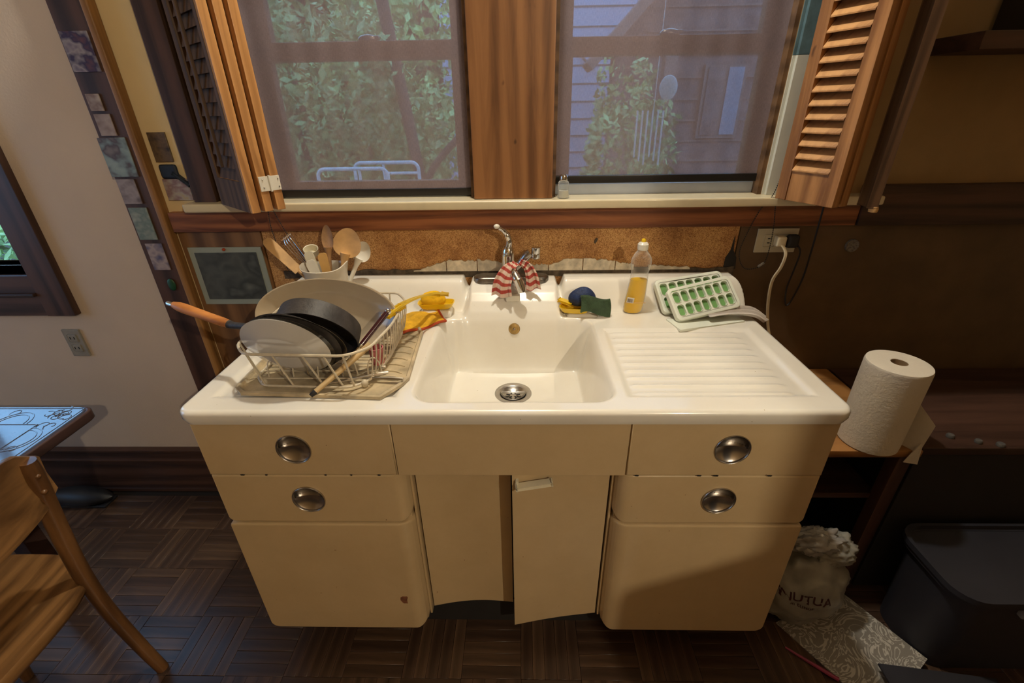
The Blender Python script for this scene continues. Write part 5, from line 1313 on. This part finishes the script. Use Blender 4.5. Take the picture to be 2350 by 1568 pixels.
for k in range(40):
    a = 2*PI*k/40; e = (abs(math.cos(a))**3.2+abs(math.sin(a))**3.2)**(-1/3.2); seat.append((-1.315+.235*e*math.cos(a), .565+.262*e*math.sin(a)))
n = 40; cs = Vector((-1.315, .565)); vs = []
for (z, s) in ((.414, .95), (.418, .985), (.430, 1.0), (.444, .995), (.450, .975), (.448, .90), (.440, .70), (.437, .4)):
    for p in seat: q = cs+(Vector(p)-cs)*s; vs.append((q.x, q.y, z))
obj('seat', MB().add(vs, [(i*n+j, i*n+(j+1) % n, (i+1)*n+(j+1) % n, (i+1)*n+j) for i in range(7) for j in range(n)]+[tuple(range(n))[::-1], tuple(7*n+j for j in range(n))]), M['chair_board'], ch, 50)
for (x, y) in ((-1.48, .74), (-1.48, .39)):
    obj('leg', MB().tube([(x, y, 0), (x+.02, y, .2), (x+.03, y, .42)], [.014, .020, .017], 12), M['chair_wood'], ch)
tag(obj('leather_shoe', MB().ball((-1.90, 1.43, .036), (.135, .048, .040), 36, 20, f=lambda d: 1-.22*max(0, d.x)*max(0, d.z)-.12*max(0, d.x)**2*abs(d.y)+.18*max(0, -d.x)*max(0, d.z)).box(-2.03, -1.78, 1.395, 1.465, 0, .012, .005), M['shoe']), 'black leather shoe by the baseboard under the table', 'shoe')

# ================================================================== LAMPS AND ADDED LIGHT BLOCKERS (outside the frame)
lp = thing('pendant_lamp', 'bare warm bulb hanging from ceiling above the sink', 'lamp', (LAMP1[0], LAMP1[1], LAMP1[2]))
obj('cord', MB().tube([(LAMP1[0], LAMP1[1], ZC), (LAMP1[0], LAMP1[1], LAMP1[2]+.10)], .004, 8), M['rubber'], lp)
obj('lamp_holder', MB().lathe([(.018, .05), (.02, .06), (.02, .10), (.008, .11)], LAMP1, 16), M['white_plastic'], lp)
l2 = thing('ceiling_lamp', 'small ceiling fixture with a warm bulb behind the viewer', 'lamp', LAMP2)
obj('lamp_base', MB().lathe([(.02, .06), (.03, .10), (.012, .12), (.012, .9), (.07, .95), (.07, ZC-LAMP2[2])], LAMP2, 20), M['white_plastic'], l2)
cup = thing('wall_cupboard', 'tall hanging kitchen cupboard behind the viewer to the right', 'cupboard', (1.65, -.7, 1.75))
obj('cupboard_body', MB().box(1.16, 2.38, -.92, -.52, 1.75, ZC-.002, .004), M['dark_brown'], cup)  # unseen box added to keep the room lamp off the right side
for x in (1.17, 1.78): obj('door', MB().box(x, x+.59, -.518, -.50, 1.77, 2.9, .004), M['dark_brown'], cup)
xf = Matrix.Translation((.94, -.60, 0)) @ Matrix.Rotation(math.radians(32), 4, 'Z')
fr = thing('refrigerator', 'black refrigerator standing behind the viewer to the right', 'refrigerator', (1.1, -.6, 0))
obj('fridge_body', MB(xf).box(0, .75, -.55, 0, 0, 1.68, .01), M['fridge'], fr)  # unseen body added to cast the shadow on the lower right door
obj('fridge_door', MB(xf).box(.005, .745, -.60, -.553, .02, 1.67, .012), M['fridge'], fr)

# ================================================================== OUTDOORS
struct_g = obj('garden_ground', MB().box(-14, 12, YW+.2, 22, -.7, -.5), M['soil']); struct_g['kind'] = 'structure'
def bush(name, c, r, nleaf, size, m, label, seed):
    g = np.random.default_rng(seed); t = thing(name, label, 'bush', (c[0], c[1], -.5), 'bushes outside the windows')
    th = g.uniform(0, 2*PI, nleaf); ph = np.arccos(g.uniform(-1, 1, nleaf)); rad = g.uniform(.55, 1.0, nleaf)**.6
    lump = 1+.25*np.sin(th*3+seed)*np.sin(ph*4)
    P = np.stack([c[0]+r[0]*rad*lump*np.sin(ph)*np.cos(th), c[1]+r[1]*rad*lump*np.sin(ph)*np.sin(th), c[2]+r[2]*rad*lump*np.cos(ph)], -1)
    a = g.normal(size=(nleaf, 3)); a /= np.linalg.norm(a, axis=1)[:, None]; b = np.cross(a, g.normal(size=(nleaf, 3))); b /= np.linalg.norm(b, axis=1)[:, None]
    s = g.uniform(.6, 1.3, nleaf)[:, None]*size
    V = np.stack([P-a*s, P+b*s*.5, P+a*s, P-b*s*.5], 1).reshape(-1, 3)
    mb = MB(); mb.v = [tuple(v) for v in V]; mb.f = [(4*i, 4*i+1, 4*i+2, 4*i+3) for i in range(nleaf)]
    obj('foliage', mb, m, t, 0, kind='stuff', fixn=False)
    obj('stem', MB().tube([(c[0], c[1], -.55), (c[0]+.05, c[1], c[2]*.4), (c[0]-.05, c[1], c[2])], [.05, .04, .02], 8), M['bark'], t)
bush('garden_bush', (-1.9, 4.4, 1.5), (1.2, .8, .9), 5200, .045, M['leaf'], 'broad leafy bush behind left part of the left screen', 1)
bush('garden_bush', (-3.3, 4.6, 1.6), (1.2, .9, 1.0), 3500, .05, M['leaf'], 'leafy bush outside between far-left window and sink window', 2)
bush('garden_bush', (-.9, 5.2, .9), (1.0, .7, .8), 3800, .045, M['leaf_b'], 'lighter low bush outside the left screen near the mullion', 3)
bush('garden_bush', (-1.2, 6.5, 2.0), (1.4, .8, 1.0), 3600, .06, M['leaf_b'], 'tall pale bush above the meeting rail of the left window', 4)
bush('garden_bush', (.95, 4.4, .95), (.42, .4, .85), 2800, .04, M['leaf'], 'narrow leafy bush seen through the right screen', 5)
bush('garden_bush', (1.25, 3.6, .35), (.5, .35, .42), 1800, .035, M['leaf_b'], 'low bright bush at the bottom of the right screen', 6)
bush('garden_bush', (-3.9, 3.1, .45), (1.4, .6, .62), 4200, .045, M['leaf_b'], 'bright green ivy bush right outside the far-left window', 7)
bush('garden_bush', (-5.6, 4.2, 1.1), (1.2, .9, 1.1), 2600, .055, M['leaf'], 'leafy bush farther left outside the far-left window', 8)
hg_ = thing('tall_hedge', 'tall dense hedge far behind the bushes outside the left screen', 'hedge', (-6, 10, -.5))
g = np.random.default_rng(11); nl = 9000
Pq = np.stack([g.uniform(-14, -1.0, nl), 9.6+g.uniform(0, .8, nl), g.uniform(-.5, 4.6, nl)], -1)
a_ = g.normal(size=(nl, 3)); a_ /= np.linalg.norm(a_, axis=1)[:, None]; b_ = np.cross(a_, g.normal(size=(nl, 3))); b_ /= np.linalg.norm(b_, axis=1)[:, None]
s_ = g.uniform(.09, .2, nl)[:, None]; V_ = np.stack([Pq-a_*s_, Pq+b_*s_*.6, Pq+a_*s_, Pq-b_*s_*.6], 1).reshape(-1, 3)
mb = MB(); mb.v = [tuple(v) for v in V_]; mb.f = [(4*i, 4*i+1, 4*i+2, 4*i+3) for i in range(nl)]
obj('foliage', mb, M['leaf'], hg_, 0, kind='stuff', fixn=False)
obj('hedge_core', MB().box(-14, -1.1, 10.0, 10.4, -.5, 4.2), M['bark'], hg_)
tk = thing('tree', 'slim tree with a forked trunk outside the left screen', 'tree', (-.78, 4.0, -.5))
obj('trunk', MB().tube(bez([(-.75, 4.0, -.5), (-.78, 4.0, .6), (-.85, 4.0, 1.3), (-1.0, 4.05, 2.4)], 20), .045, 10), M['bark'], tk)
obj('branch', MB().tube(bez([(-.80, 4.0, .95), (-.6, 3.95, 1.2), (-.25, 3.9, 1.5)], 12), .028, 8), M['bark'], tk)
hs = thing('neighbour_house', 'brown shingled neighbour house with sloping roof behind right screen', 'house', (2.6, 6.6, -.5))
obj('shingle_wall', MB().prism([(1.15, -.5), (5.2, -.5), (5.2, 5), (2.6, 3.9), (.95, 2.05), (1.15, 2.05)], 6.4, 6.7), M['shingle'], hs)
for k in range(14):
    z = -.3+k*.235
    obj('shingle_course', MB().box(1.5, 5.2, 6.372, 6.41, z, z+.025), M['roofing'], hs)
obj('roof_edge', MB().obox((.80, 6.2, 1.93), (3.1, 6.2, 4.3), .5, .10), M['roofing'], hs)
obj('corner_post', MB().box(1.62, 1.76, 5.9, 6.04, -.5, 2.3), M['roofing'], hs)
wn = obj('house_window', MB().box(2.22, 2.72, 6.33, 6.42, 1.15, 1.95), M['roofing'], hs)
obj('curtain', MB().box(2.26, 2.46, 6.31, 6.335, 1.19, 1.92), M['shingle'], wn); obj('curtain', MB().box(2.50, 2.68, 6.31, 6.335, 1.19, 1.92), M['curtain'], wn)
nb = thing('blue_house', 'pale blue sided house strip behind left edge of right screen', 'house', (.2, 8.4, -.5))
obj('siding_wall', MB().box(-1.2, 3.2, 8.3, 8.6, -.5, 5), M['siding'], nb)
for k in range(20): obj('siding_board', MB().box(-1.21, 3.2, 8.285, 8.31, -.4+k*.25, -.385+k*.25), M['jamb_blue'], nb)
obj('house_window', MB().box(-1.02, -.82, 8.25, 8.32, 2.6, 2.95), M['rail'], nb)
obj('downpipe', MB().obox((.55, 8.26, 2.6), (1.15, 8.26, 2.05), .03, .03), M['roofing'], nb)
bf = thing('garden_rails', 'white tubular metal rails in the garden seen through left screen', 'rails', (-1.3, 3.4, -.3))
def hoop(x0, x1, y, z0, z1, r=.012):
    c = .05; q = [i*PI/12 for i in range(7)]
    return [(x0, y, z0)]+[(x0+c-c*math.cos(a), y, z1-c+c*math.sin(a)) for a in q]+[(x1-c+c*math.sin(a), y, z1-c+c*math.cos(a)) for a in q]+[(x1, y, z0)]
obj('rail_hoop', MB().tube(hoop(-1.42, -.92, 3.4, -.5, 1.155), .013, 8), M['rail'], bf)
obj('rail_hoop', MB().tube(hoop(-1.22, -.74, 3.6, -.5, 1.175), .013, 8), M['rail'], bf)
obj('rail_bar', MB().tube([(-1.12, 3.4, -.5), (-1.12, 3.4, 1.145)], .011, 8), M['rail'], bf)
obj('rail_bar', MB().tube([(-1.0, 3.6, -.5), (-1.0, 3.6, 1.165)], .011, 8), M['rail'], bf)
obj('rail_bar', MB().tube([(-1.0, 3.6, 1.10), (-.75, 3.6, 1.10)], .011, 8), M['rail'], bf)
wcm = thing('wind_chime', 'pale wind chime of tubes hanging outside the right window', 'wind chime', (.70, 2.6, 1.0))
obj('chime_disc', MB().ball((.76, 2.6, 1.60), (.045, .01, .055), 16, 12), M['rail'], wcm)
for k in range(6):
    x = .62+.026*k
    obj('chime_tube', MB().tube([(x, 2.6, 1.50), (x+.003, 2.6, 1.28-.02*(k % 3))], .0045, 6), M['rail'], wcm)
obj('chime_string', MB().tube([(.76, 2.6, 1.55), (.70, 2.6, 1.50), (.70, 2.6, 2.0)], .002, 5), M['rail'], wcm)
